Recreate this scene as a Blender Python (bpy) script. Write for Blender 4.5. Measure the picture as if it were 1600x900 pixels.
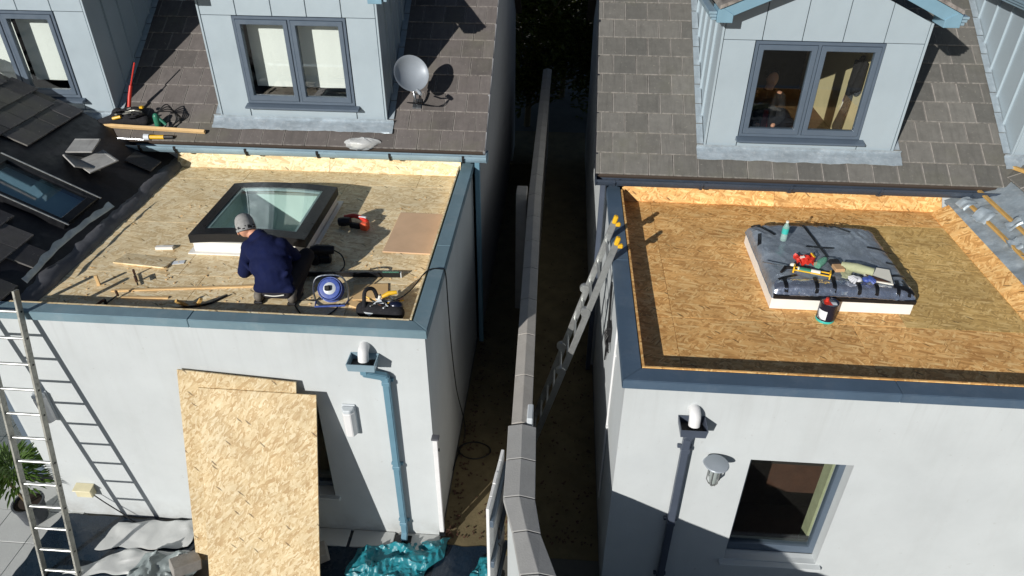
import bpy, bmesh, math, random
from mathutils import Vector, Matrix, Euler, noise
random.seed(7)
R = math.radians
S = bpy.context.scene
for o in list(bpy.data.objects): bpy.data.objects.remove(o)

# ------------------------------------------------------------------ camera
cd = bpy.data.cameras.new('camera'); cam = bpy.data.objects.new('camera', cd)
S.collection.objects.link(cam); S.camera = cam
TH, PS, RO = R(34.095), R(3.953), R(0.33)
fw = Vector((-math.sin(PS)*math.cos(TH), math.cos(PS)*math.cos(TH), -math.sin(TH)))
rt = Vector((math.cos(PS), math.sin(PS), 0)); up = rt.cross(fw)
r2 = rt*math.cos(RO) + up*math.sin(RO); u2 = up*math.cos(RO) - rt*math.sin(RO)
M = Matrix((r2, u2, -fw)).transposed().to_4x4(); M.translation = (1.2004, -5.3185, 7.2248)
cam.matrix_world = M
cd.sensor_width = 36; cd.lens = 36*1117.09/1600; cd.clip_start = .05; cd.clip_end = 500
# ------------------------------------------------------------------ light
SUN = Vector((-.6, -1.0, .465)).normalized()
W = bpy.data.worlds.new('World'); S.world = W; W.use_nodes = True
nt = W.node_tree; sky = nt.nodes.new('ShaderNodeTexSky'); sky.sky_type = 'NISHITA'; sky.sun_disc = False
sky.sun_elevation = math.asin(SUN.z); sky.sun_rotation = R(211); sky.air_density = .7; sky.dust_density = .25; sky.altitude = 100
bg = nt.nodes['Background']; bg.inputs['Strength'].default_value = .05
nt.links.new(sky.outputs[0], bg.inputs[0])
sd = bpy.data.lights.new('sun', 'SUN'); sd.energy = 5.0; sd.angle = R(.5); sd.color = (1, .965, .915)
so = bpy.data.objects.new('sun', sd); S.collection.objects.link(so)
so.rotation_euler = (-SUN).to_track_quat('-Z', 'Y').to_euler(); so.location = (-6, -10, 12)
S.view_settings.view_transform = 'Standard'; S.view_settings.look = 'None'
S.view_settings.exposure = -.1; S.view_settings.gamma = 1; S.view_settings.use_curve_mapping = False
S.render.engine = 'CYCLES'; S.cycles.max_bounces = 8; S.cycles.transparent_max_bounces = 12

# ------------------------------------------------------------------ materials
def lin(c):
    c = [x/255 for x in c]
    return tuple(x/12.92 if x <= .04045 else ((x+.055)/1.055)**2.4 for x in c) + (1,)
class N:
    def __init__(s, name):
        s.m = bpy.data.materials.new(name); s.m.use_nodes = True; s.t = s.m.node_tree
        s.b = s.t.nodes['Principled BSDF']; s.out = s.t.nodes['Material Output']
        s.tc = s.t.nodes.new('ShaderNodeTexCoord'); s.co = s.tc.outputs['Object']
    def n(s, typ, **kw):
        q = s.t.nodes.new('ShaderNode'+typ)
        for k, v in kw.items():
            if k[0] == '_': q.inputs[k[1:].replace('_', ' ')].default_value = v
            else: setattr(q, k, v)
        return q
    def l(s, a, b): s.t.links.new(a, b)
    def noise(s, scale, detail=4, rough=.6, vec=None, dist=0):
        q = s.n('TexNoise', _Scale=scale, _Detail=detail, _Roughness=rough, _Distortion=dist)
        s.l(vec or s.co, q.inputs['Vector']); return q.outputs['Fac']
    def mr(s, x, a, b, c, d):
        q = s.n('MapRange'); q.inputs[1].default_value = a; q.inputs[2].default_value = b
        q.inputs[3].default_value = c; q.inputs[4].default_value = d; s.l(x, q.inputs[0]); return q.outputs[0]
    def math(s, op, a, b=0.0):
        q = s.n('Math', operation=op)
        for i, x in enumerate((a, b)):
            if isinstance(x, (int, float)): q.inputs[i].default_value = x
            else: s.l(x, q.inputs[i])
        return q.outputs[0]
    def mix(s, f, a, b, mode='MIX'):
        q = s.n('Mix', data_type='RGBA', blend_type=mode)
        if isinstance(f, (int, float)): q.inputs[0].default_value = f
        else: s.l(f, q.inputs[0])
        for i, x in ((6, a), (7, b)):
            if isinstance(x, tuple): q.inputs[i].default_value = x
            else: s.l(x, q.inputs[i])
        return q.outputs[2]
    def val(s, col, f):
        q = s.n('HueSaturation'); s.l(f, q.inputs['Value'])
        if isinstance(col, tuple): q.inputs['Color'].default_value = col
        else: s.l(col, q.inputs['Color'])
        return q.outputs[0]
    def bump(s, h, strength, dist=.01):
        q = s.n('Bump', _Strength=strength, _Distance=dist); s.l(h, q.inputs['Height']); s.l(q.outputs[0], s.b.inputs['Normal'])
    def stretch(s, sc, rotz=0, off=None):
        v = off or s.co
        if rotz:
            p = s.n('Mapping'); p.inputs['Rotation'].default_value = (0, 0, rotz); s.l(v, p.inputs['Vector']); v = p.outputs[0]
        q = s.n('Mapping'); q.inputs['Scale'].default_value = sc; s.l(v, q.inputs['Vector']); return q.outputs[0]
    def rnd(s): return s.n('ObjectInfo').outputs['Random']
MATS = {}
def mat(name, col, rough=.6, metal=0, var=.15, vs=5, bump=0, bs=80, obj=0, spec=.5, dirt=0, dcol=(60, 55, 48), alpha=1):
    a = N(name); c = lin(col)
    f = a.mr(a.noise(vs, 5), .25, .75, 1-var, 1+var)
    if obj: f = a.math('MULTIPLY', f, a.mr(a.rnd(), 0, 1, 1-obj, 1+obj))
    cc = a.val(c, f)
    if dirt:
        d = a.mr(a.noise(vs*2.3, 8, .7), .52, .72, 0, dirt); cc = a.mix(d, cc, lin(dcol))
    a.l(cc, a.b.inputs['Base Color'])
    a.l(a.mr(a.noise(vs*3, 4), .3, .7, max(.03, rough-.1), min(1, rough+.1)), a.b.inputs['Roughness'])
    a.b.inputs['Metallic'].default_value = metal; a.b.inputs['Specular IOR Level'].default_value = spec
    if bump: a.bump(a.noise(bs, 4), bump)
    MATS[name] = a.m; return a.m
def wall_mat(name, col, streak=.25):
    a = N(name); c = lin(col)
    f = a.mr(a.noise(1.3, 6, .65), .3, .7, .93, 1.05)
    cc = a.val(c, f)
    st = a.noise(1, 5, .6, a.stretch((5, 5, .45)))
    cc = a.mix(a.mr(st, .52, .78, 0, streak), cc, lin((150, 148, 140)))
    spot = a.noise(19, 3, .5); cc = a.mix(a.mr(spot, .70, .78, 0, .25), cc, lin((140, 136, 126)))
    a.l(cc, a.b.inputs['Base Color']); a.b.inputs['Roughness'].default_value = .85
    geo = a.n('NewGeometry').outputs['Position']; sp = a.n('SeparateXYZ'); a.l(geo, sp.inputs[0])
    spl = a.math('MULTIPLY', a.mr(sp.outputs[2], .02, .35, .4, 0), a.mr(a.noise(5, 6, .7, geo), .35, .65, 0, 1)); cc = a.mix(spl, cc, lin((120, 112, 98)))
    dr = a.math('MULTIPLY', a.mr(sp.outputs[2], 2.2, 3.0, 0, .13), a.mr(a.noise(1, 5, .7, a.stretch((14, 14, .5), 0, geo)), .52, .72, 0, 1)); cc = a.mix(dr, cc, lin((128, 126, 118)))
    a.l(cc, a.b.inputs['Base Color']); hh = a.math('ADD', a.noise(140, 4, .7), a.math('MULTIPLY', a.noise(2.2, 3, .5, a.stretch((1, 1, 2.2), 0, geo)), 2.0))
    a.bump(hh, .22, .007); MATS[name] = a.m; return a.m
def osb(name, dark, mid, light, L=11.0, Wd=48.0, blot=.15, rots=(.05, .5, -.45, 1.2, -1.0, .2)):
    a = N(name)
    add = a.n('VectorMath', operation='ADD'); a.l(a.co, add.inputs[0])
    cmb = a.n('CombineXYZ'); rr = a.rnd()
    a.l(a.math('MULTIPLY', rr, 37.0), cmb.inputs[0]); a.l(a.math('MULTIPLY', rr, 71.0), cmb.inputs[1]); a.l(cmb.outputs[0], add.inputs[1])
    base = add.outputs[0]
    nz = a.n('TexNoise', _Scale=9.0, _Detail=2.0); a.l(base, nz.inputs['Vector'])
    sc = a.n('VectorMath', operation='SCALE'); sc.inputs['Scale'].default_value = .035; a.l(nz.outputs['Color'], sc.inputs[0])
    ad2 = a.n('VectorMath', operation='ADD'); a.l(base, ad2.inputs[0]); a.l(sc.outputs[0], ad2.inputs[1]); base2 = ad2.outputs[0]
    tone = None; hgt = None
    for i, (rot, l, w, thr) in enumerate(((rots[0], L, Wd, -1), (rots[1], L*1.1, Wd*.9, .45), (rots[2], L*.9, Wd*1.1, .5), (rots[3], L*1.2, Wd, .6), (rots[4], L, Wd*1.2, .62), (rots[5], L*.8, Wd*.8, .6))):
        v = a.n('TexVoronoi', feature='F1', voronoi_dimensions='2D', distance='EUCLIDEAN', _Scale=1.0)
        a.l(a.stretch((l, w, 1), rot, base2), v.inputs['Vector'])
        sp = a.n('SeparateColor'); a.l(v.outputs['Color'], sp.inputs[0])
        t = sp.outputs[0]
        # tone drops softly towards the edge of each strand
        t = a.math('ADD', t, a.mr(v.outputs['Distance'], 0, .7, .08, -.12))
        if tone is None: tone = t
        else:
            q = a.n('Mix', data_type='FLOAT'); a.l(a.mr(sp.outputs[1], thr, thr+.02, 0, 1), q.inputs[0]); a.l(tone, q.inputs[2]); a.l(t, q.inputs[3]); tone = q.outputs[0]
    grain = a.noise(1, 3, .6, a.stretch((18, 220, 1), .1, base2))
    tone = a.math('ADD', tone, a.mr(grain, .3, .7, -.12, .12))
    cr = a.n('ValToRGB'); e = cr.color_ramp.elements
    e[0].position = .0; e[0].color = lin(dark); e[1].position = 1; e[1].color = lin(light)
    x = e.new(.16); x.color = lin([(p*.45+q*.55) for p, q in zip(dark, mid)])
    x = e.new(.5); x.color = lin(mid); x = e.new(.8); x.color = lin([(p*.5+q*.5) for p, q in zip(light, mid)])
    a.l(a.mr(tone, 0, 1, .12, .92), cr.inputs[0])
    fl = a.n('TexVoronoi', voronoi_dimensions='2D', _Scale=1.0); a.l(a.stretch((6, 30, 1), .7, base2), fl.inputs['Vector'])
    s2 = a.n('SeparateColor'); a.l(fl.outputs['Color'], s2.inputs[0])
    flm = a.math('MULTIPLY', a.mr(s2.outputs[2], .955, .96, 0, .75), a.mr(fl.outputs['Distance'], .15, .3, 1, 0))
    cc = a.mix(flm, cr.outputs[0], lin([q*.5 for q in dark]))
    cc = a.val(cc, a.math('MULTIPLY', a.mr(a.noise(1.7, 4), .3, .7, 1-blot, 1+blot), a.mr(rr, 0, 1, .93, 1.06)))
    a.l(cc, a.b.inputs['Base Color']); a.b.inputs['Roughness'].default_value = .62
    a.bump(tone, .35, .004); MATS[name] = a.m; return a.m
def tile_mat(name, c1, c2, c3, wear=.75):
    a = N(name); cr = a.n('ValToRGB'); e = cr.color_ramp.elements
    e[0].color = lin(c1); e[1].color = lin(c2); x = e.new(.5); x.color = lin(c3); a.l(a.rnd(), cr.inputs[0])
    f = a.mr(a.noise(7, 6, .7), .25, .75, .78, 1.2)
    ad = a.n('VectorMath', operation='ADD'); a.l(a.co, ad.inputs[0]); cm = a.n('CombineXYZ'); a.l(a.math('MULTIPLY', a.rnd(), 50.0), cm.inputs[0]); a.l(cm.outputs[0], ad.inputs[1])
    f = a.mr(a.noise(7, 6, .7, ad.outputs[0]), .25, .75, .8, 1.2)
    cc = a.val(cr.outputs[0], f)
    li = a.mr(a.noise(34, 5, .6, ad.outputs[0]), .64, .72, 0, .5); cc = a.mix(li, cc, lin((165, 160, 148)))
    sep = a.n('SeparateXYZ'); a.l(a.tc.outputs['Generated'], sep.inputs[0])
    ed = a.math('ABSOLUTE', a.math('SUBTRACT', sep.outputs[0], .5)); ed = a.mr(ed, .465, .49, 0, wear)
    ed = a.math('MULTIPLY', ed, a.mr(a.noise(12, 3, .6, ad.outputs[0]), .35, .6, .45, 1)); ed = a.math('MAXIMUM', ed, a.math('MULTIPLY', a.mr(sep.outputs[1], .0, .05, 1, 0), a.mr(a.noise(20, 3, .6, ad.outputs[0]), .35, .65, 0, .55)))
    cc = a.mix(ed, cc, lin((170, 164, 158)))
    st = a.mr(a.noise(1, 4, .6, a.stretch((22, 2.5, 1), 0, ad.outputs[0])), .5, .75, 0, .3); cc = a.mix(st, cc, lin((60, 58, 56))); geo = a.n('NewGeometry').outputs['Position']; cc = a.mix(a.mr(a.noise(.9, 5, .65, geo), .52, .7, 0, .35), cc, lin((112, 112, 92)))
    a.l(cc, a.b.inputs['Base Color']); a.b.inputs['Roughness'].default_value = .78
    a.bump(a.noise(90, 5, .7, ad.outputs[0]), .4, .004); MATS[name] = a.m; return a.m
def glass(name, tint=(225, 240, 236), refl=.12, rough=.02):
    a = N(name); t = a.n('BsdfTransparent'); t.inputs[0].default_value = lin(tint)
    g = a.n('BsdfGlossy', _Roughness=rough); ge = a.n('NewGeometry'); dt = a.n('VectorMath', operation='DOT_PRODUCT'); a.l(ge.outputs['Incoming'], dt.inputs[0]); a.l(ge.outputs['Normal'], dt.inputs[1])
    fre = a.math('ADD', a.math('MULTIPLY', a.math('POWER', a.math('SUBTRACT', 1.0, a.math('ABSOLUTE', dt.outputs['Value'])), 5.0), .96), .04)
    bm = a.n('Bump', _Strength=.05); a.l(a.noise(3, 2), bm.inputs['Height']); a.l(bm.outputs[0], g.inputs['Normal'])
    mx = a.n('MixShader'); a.l(a.math('MINIMUM', a.math('ADD', fre, refl), 1.0), mx.inputs[0]); a.l(t.outputs[0], mx.inputs[1]); a.l(g.outputs[0], mx.inputs[2])
    a.l(mx.outputs[0], a.out.inputs[0]); MATS[name] = a.m; return a.m
def film(name, col, op=.35):
    a = N(name); t = a.n('BsdfTransparent'); mx = a.n('MixShader'); mx.inputs[0].default_value = op
    a.b.inputs['Base Color'].default_value = lin(col); a.b.inputs['Roughness'].default_value = .25
    a.bump(a.noise(25, 3), .5); a.l(t.outputs[0], mx.inputs[1]); a.l(a.b.outputs[0], mx.inputs[2]); a.l(mx.outputs[0], a.out.inputs[0]); MATS[name] = a.m

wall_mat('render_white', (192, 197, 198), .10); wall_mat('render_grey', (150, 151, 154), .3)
mat('interior_dark', (38, 34, 30), .9); mat('interior_pale', (232, 240, 236), .9, var=.05); mat('interior_beige', (222, 206, 160), .9, var=.06)  # interior_dark: gloom of the unlit rooms is put into the wall colour
mat('coping_teal', (124, 150, 161), .42, .25, .14, 2.2, .08, 30, dirt=.35, dcol=(165, 175, 180)); mat('coping_blue', (84, 104, 124), .45, .2, .14, 2.4, .08, 30, dirt=.3, dcol=(120, 132, 145))
mat('gutter_pale', (150, 176, 190), .35, .3, .12, 3); mat('gutter_dark', (62, 72, 86), .4, .2, .12, 3, dirt=.3, dcol=(90, 98, 108))
mat('pipe_blue', (105, 142, 160), .4, .1, .1, 4); mat('pipe_slate', (78, 86, 100), .4, .1, .1, 4)
mat('zinc_panel', (164, 178, 186), .45, .1, .07, 1.6, .03, 12); mat('zinc_dark', (30, 33, 40), .6)
mat('fascia_blue', (128, 164, 182), .35, .2, .08, 3); mat('frame_grey', (86, 99, 113), .42, .05, .06, 4)
mat('lead', (166, 178, 186), .45, .35, .22, 6, .5, 22, dirt=.6, dcol=(206, 212, 216)); mat('lead_dark', (96, 97, 102), .55, .2, .2, 6, .3, 20, dirt=.3, dcol=(100, 100, 104))
tile_mat('tile_brown', (90, 85, 82), (108, 102, 99), (99, 93, 90)); tile_mat('tile_grey', (94, 93, 89), (114, 112, 107), (104, 102, 97)); tile_mat('tile_pale', (150, 150, 150), (170, 170, 168), (160, 160, 158), .2); tile_mat('tile_slate', (60, 60, 64), (92, 90, 90), (74, 74, 78), .2)
mat('roof_timber', (70, 60, 52), .9); mat('felt', (26, 27, 34), .55, 0, .3, 4, .3, 18, dirt=.3, dcol=(44, 46, 56))
osb('osb_sand', (190, 158, 108), (236, 214, 170), (252, 240, 208)); osb('osb_amber', (160, 108, 54), (228, 176, 108), (248, 214, 152), blot=.2); osb('osb_pale', (160, 124, 78), (208, 186, 144), (228, 213, 180), L=17.0, Wd=58, rots=(.2, .9, -.6, 1.6, -1.2, 2.3))
osb('osb_olive', (152, 118, 66), (212, 176, 108), (238, 208, 146), blot=.2)
glass('window_glass', (250, 252, 251), .03); glass('skylight_glass', (242, 250, 248), .03); glass('roof_glass', (226, 240, 244), .2)
mat('blind', (242, 244, 240), .9, 0, .04, 2); mat('blind_green', (160, 205, 190), .8)
mat('black_metal', (24, 25, 28), .35, .1, .2, 6, spec=.5); mat('black_rubber', (17, 17, 20), .55, 0, .3, 10); mat('black_cloth', (26, 26, 31), .9, 0, .35, 14, .4, 120)
mat('white_paint', (232, 230, 224), .5, 0, .05, 4, dirt=.15, dcol=(190, 180, 160)); mat('white_pvc', (222, 222, 222), .35, 0, .04, 5, dirt=.2, dcol=(170, 165, 158)); mat('grey_pvc', (196, 202, 206), .4, 0, .05, 5)
mat('aluminium', (190, 192, 190), .38, .75, .12, 9, .05, 60, dirt=.3, dcol=(120, 116, 108)); mat('dirty_aluminium', (158, 158, 150), .5, .5, .2, 9, dirt=.9, dcol=(38, 36, 34)); mat('steel', (150, 155, 160), .3, .9, .1, 8)
mat('pine', (226, 190, 136), .65, 0, .12, 4, .1, 60, dirt=.12, dcol=(180, 130, 76)); mat('old_pine', (200, 160, 92), .7, 0, .2, 5, .1, 60); mat('plywood', (214, 180, 146), .65, 0, .1, 3, .06, 60, dirt=.25, dcol=(214, 184, 150)); mat('dark_wood', (74, 48, 34), .7, 0, .2, 8)
mat('plastic_red', (200, 52, 38), .4, 0, .1, 8); mat('plastic_yellow', (226, 178, 40), .45, 0, .1, 8); mat('plastic_green', (46, 120, 96), .4, 0, .12, 8); mat('plastic_blue', (64, 86, 158), .45, 0, .25, 10, dirt=.5, dcol=(134, 148, 196)); mat('plastic_orange', (226, 96, 60), .4, 0, .1, 8)
mat('navy_cloth', (18, 26, 62), .92, 0, .18, 6, .35, 60, spec=.2); mat('trouser', (44, 42, 46), .92, 0, .25, 8, .4, 80, spec=.2); mat('boot', (108, 102, 94), .8, 0, .3, 14); mat('skin', (205, 150, 122), .55, 0, .06, 9)
mat('polythene', (132, 142, 154), .3, .25, .3, 4, .6, 9, dirt=.5, dcol=(180, 190, 198)); mat('foil', (205, 212, 224), .22, .9, .2, 5, 1.0, 12); mat('tape', (20, 21, 24), .35, 0, .3, 12)
mat('tarp_teal', (34, 120, 132), .36, 0, .3, 6, .5, 30, spec=.5); mat('tarp_navy', (24, 38, 52), .28, 0, .3, 3, .5, 14, spec=.5); mat('sheet_white', (206, 208, 206), .5, 0, .08, 3, .3, 8, dirt=.2, dcol=(150, 150, 146)); mat('sheet_grey', (138, 148, 148), .4, 0, .15, 3, .3, 8)
mat('concrete_wall', (170, 166, 160), .85, 0, .12, 4, .3, 60, dirt=.3, dcol=(130, 124, 112)); mat('concrete_cap', (158, 158, 156), .8, 0, .1, 5, .3, 70, dirt=.25, dcol=(120, 118, 110)); mat('block', (150, 146, 140), .9, 0, .2, 9, .5, 60)
mat('alley', (112, 100, 72), .9, 0, .3, 2.5, .4, 30, dirt=.6, dcol=(70, 70, 42)); mat('ground_mat', (92, 90, 84), .9, 0, .2, 1.5, .3, 20, dirt=.4, dcol=(60, 62, 50)); mat('slab', (186, 188, 186), .7, 0, .06, 3, .15, 50, obj=.05); mat('grout', (96, 96, 94), .9)
mat('pot', (70, 74, 80), .6); mat('soil', (44, 34, 26), .95); mat('bark', (118, 104, 78), .9, 0, .2, 12)
mat('paper', (226, 224, 212), .8, 0, .04, 4); mat('cardboard', (190, 152, 112), .85); mat('label', (214, 220, 226), .5); mat('tin_navy', (22, 28, 50), .3, .2, .1, 6); mat('teal_ring', (60, 180, 170), .4); mat('beige_cloth', (168, 172, 138), .85, 0, .15, 9, .4, 40)
mat('lamp_glass', (150, 158, 156), .12, 0, .05, 5); mat('dish_grey', (150, 158, 166), .45, .1, .08, 4); mat('cable', (14, 14, 16), .5); mat('red_cloth', (120, 22, 24), .9); mat('dark_cloth', (22, 20, 22), .9)
mat('glove_white', (206, 208, 212), .8); mat('ivory_box', (212, 204, 170), .5)
film('clear_film', (225, 228, 228), .55); film('bottle_film', (190, 225, 215), .35); film('green_film', (120, 190, 160), .5)
def leaf_mat(name, c1, c2):
    a = N(name); cc = a.mix(a.noise(9, 3), lin(c1), lin(c2)); a.l(cc, a.b.inputs['Base Color']); a.b.inputs['Roughness'].default_value = .45
    tr = a.n('BsdfTranslucent'); a.l(cc, tr.inputs[0]); mx = a.n('MixShader'); mx.inputs[0].default_value = .3
    a.l(a.b.outputs[0], mx.inputs[1]); a.l(tr.outputs[0], mx.inputs[2]); a.l(mx.outputs[0], a.out.inputs[0]); MATS[name] = a.m
leaf_mat('leaf', (52, 86, 34), (98, 122, 50)); leaf_mat('leaf_dark', (36, 52, 24), (120, 124, 44))
def beanie_mat():
    a = N('beanie'); sep = a.n('SeparateXYZ'); a.l(a.co, sep.inputs[0])
    v = a.n('TexVoronoi', voronoi_dimensions='3D', distance='CHEBYCHEV', _Scale=34.0); a.l(a.co, v.inputs['Vector']); s2 = a.n('SeparateColor'); a.l(v.outputs['Color'], s2.inputs[0])
    cc = a.val(lin((150, 150, 148)), a.mr(a.noise(40, 3), .3, .7, .8, 1.15))
    a.l(cc, a.b.inputs['Base Color']); a.b.inputs['Roughness'].default_value = .95; a.bump(a.noise(1, 2, .5, a.stretch((160, 160, 20))), .5); MATS['beanie'] = a.m
beanie_mat()

# ------------------------------------------------------------------ mesh helpers
C = bpy.data.collections.new('scene'); S.collection.children.link(C)
FR = {}   # origin of each object in its thing's frame
class MB:
    def __init__(s): s.v = []; s.f = []; s.m = []
    def add(s, vs, fs, m=0):
        k = len(s.v); s.v += [Vector(p) for p in vs]; s.f += [tuple(i+k for i in f) for f in fs]; s.m += [m]*len(fs); return s
    def box(s, c, sz, rot=None, m=0, taper=1):
        c = Vector(c); h = [x/2 for x in sz]; q = rot.to_matrix() if hasattr(rot, 'to_matrix') else rot
        vs = []
        for z in (-1, 1):
            t = taper if z > 0 else 1
            for x, y in ((-1, -1), (1, -1), (1, 1), (-1, 1)):
                p = Vector((x*h[0]*t, y*h[1]*t, z*h[2])); vs.append(c + (q @ p if q else p))
        return s.add(vs, [(3, 2, 1, 0), (4, 5, 6, 7), (0, 1, 5, 4), (1, 2, 6, 5), (2, 3, 7, 6), (3, 0, 4, 7)], m)
    def bb(s, lo, hi, m=0):
        return s.box([(a+b)/2 for a, b in zip(lo, hi)], [b-a for a, b in zip(lo, hi)], None, m)
    def beam(s, a, b, w, h, up=(0, 0, 1), m=0):
        a, b = Vector(a), Vector(b); d = b-a; L = d.length; d.normalize(); x = d.cross(Vector(up)).normalized(); z = x.cross(d)
        return s.box((a+b)/2, (w, L, h), Matrix((x, d, z)).transposed(), m)
    def prism(s, poly, vec, m=0):
        n = len(poly); vec = Vector(vec); p = [Vector(q) for q in poly]; vs = p + [q+vec for q in p]
        fs = [tuple(range(n))[::-1], tuple(range(n, 2*n))] + [(i, (i+1) % n, n+(i+1) % n, n+i) for i in range(n)]
        return s.add(vs, fs, m)
    def tube(s, pts, r, n=8, m=0, cap=True):
        pts = [Vector(p) for p in pts]; rs = r if isinstance(r, (list, tuple)) else [r]*len(pts)
        vs = []; fs = []; x = None
        for i, p in enumerate(pts):
            d = (pts[min(i+1, len(pts)-1)] - pts[max(i-1, 0)]).normalized()
            if x is None: x = d.orthogonal().normalized()
            else: x = (x - d*x.dot(d)).normalized()
            y = d.cross(x)
            vs += [p + (x*math.cos(2*math.pi*k/n) + y*math.sin(2*math.pi*k/n))*rs[i] for k in range(n)]
        for i in range(len(pts)-1):
            fs += [(i*n+k, i*n+(k+1) % n, (i+1)*n+(k+1) % n, (i+1)*n+k) for k in range(n)]
        if cap: fs += [tuple(range(n))[::-1], tuple(range((len(pts)-1)*n, len(pts)*n))]
        return s.add(vs, fs, m)
    def lathe(s, prof, c=(0, 0, 0), n=20, rot=None, m=0, sx=1, sy=1):
        c = Vector(c); q = rot.to_matrix() if hasattr(rot, 'to_matrix') else rot; vs = []; fs = []
        for r, z in prof:
            for k in range(n):
                p = Vector((r*sx*math.cos(2*math.pi*k/n), r*sy*math.sin(2*math.pi*k/n), z)); vs.append(c + (q @ p if q else p))
        for i in range(len(prof)-1):
            fs += [(i*n+k, i*n+(k+1) % n, (i+1)*n+(k+1) % n, (i+1)*n+k) for k in range(n)]
        if prof[0][0] > 1e-4: fs.append(tuple(range(n))[::-1])
        if prof[-1][0] > 1e-4: fs.append(tuple(range((len(prof)-1)*n, len(prof)*n)))
        return s.add(vs, fs, m)
    def ball(s, c, r, n=14, rot=None, m=0):
        r = (r, r, r) if isinstance(r, (int, float)) else r
        c = Vector(c); q = rot.to_matrix() if hasattr(rot, 'to_matrix') else rot; k2 = n//2; vs = []; fs = []
        for i in range(k2+1):
            t = math.pi*i/k2
            for k in range(n):
                p = Vector((r[0]*math.sin(t)*math.cos(2*math.pi*k/n), r[1]*math.sin(t)*math.sin(2*math.pi*k/n), -r[2]*math.cos(t))); vs.append(c + (q @ p if q else p))
        for i in range(k2): fs += [(i*n+k, i*n+(k+1) % n, (i+1)*n+(k+1) % n, (i+1)*n+k) for k in range(n)]
        return s.add(vs, fs, m)
    def grid(s, fn, nu, nv, th=0, m=0):
        k = len(s.v); vs = [Vector(fn(i/nu, j/nv)) for j in range(nv+1) for i in range(nu+1)]; w = nu+1
        fs = [(j*w+i, j*w+i+1, (j+1)*w+i+1, (j+1)*w+i) for j in range(nv) for i in range(nu)]
        if th:
            n = len(vs); vs = vs + [v - Vector((0, 0, th)) for v in vs]; fs2 = [tuple(q+n for q in f)[::-1] for f in fs]
            rim = [i for i in range(w)] + [j*w+nu for j in range(1, nv+1)] + [nv*w+i for i in range(nu-1, -1, -1)] + [j*w for j in range(nv-1, 0, -1)]
            fs = fs + fs2 + [(rim[i], rim[i]+n, rim[(i+1) % len(rim)]+n, rim[(i+1) % len(rim)]) for i in range(len(rim))]
        return s.add(vs, fs, m)
    def mesh(s, name, mats, bevel=0, smooth=False, o=Vector(), recalc=True, seg=1):
        me = bpy.data.meshes.new(name); me.from_pydata([p-o for p in s.v], [], s.f)
        for x in ([mats] if isinstance(mats, str) else mats): me.materials.append(MATS[x])
        for p, q in zip(me.polygons, s.m): p.material_index = q
        bm = bmesh.new(); bm.from_mesh(me)
        bmesh.ops.remove_doubles(bm, verts=bm.verts, dist=1e-5)
        if recalc: bmesh.ops.recalc_face_normals(bm, faces=bm.faces)
        if bevel:
            ed = [e for e in bm.edges if len(e.link_faces) == 2 and e.calc_face_angle(0) > .5]
            bmesh.ops.bevel(bm, geom=ed, offset=bevel, segments=seg, affect='EDGES', clamp_overlap=True)
        for f in bm.faces: f.smooth = smooth
        bm.to_mesh(me); bm.free()
        if smooth: me.set_sharp_from_angle(angle=R(40))
        return me
    def build(s, name, mats, parent=None, bevel=0, smooth=False, recalc=True, seg=1):
        lo = [min(p[i] for p in s.v) for i in range(3)]; hi = [max(p[i] for p in s.v) for i in range(3)]
        o = Vector(((lo[0]+hi[0])/2, (lo[1]+hi[1])/2, lo[2]))
        ob = bpy.data.objects.new(name, s.mesh(name, mats, bevel, smooth, o, recalc, seg)); C.objects.link(ob)
        put(ob, o, parent); return ob
def put(ob, o, parent):
    o = Vector(o); FR[ob.name] = o
    if parent: ob.parent = parent; ob.location = o - FR[parent.name]
    else: ob.location = o
def inst(me, name, o, rot, parent):
    ob = bpy.data.objects.new(name, me); C.objects.link(ob); put(ob, o, parent); ob.rotation_euler = rot; return ob
def tag(o, label, cat, group=None):
    o['label'] = label; o['category'] = cat
    if group: o['group'] = group
    return o
def thing(name, label, cat, loc, rot=None, group=None, scale=1):
    """an Empty at the thing's base; with rot the parts are given in local coordinates, else in world ones"""
    o = bpy.data.objects.new(name, None); C.objects.link(o); o.location = loc; o.empty_display_size = .1
    FR[o.name] = Vector(loc) if rot is None else Vector()
    if rot is not None: o.rotation_euler = rot; o.scale = (scale,)*3
    return tag(o, label, cat, group)
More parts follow.
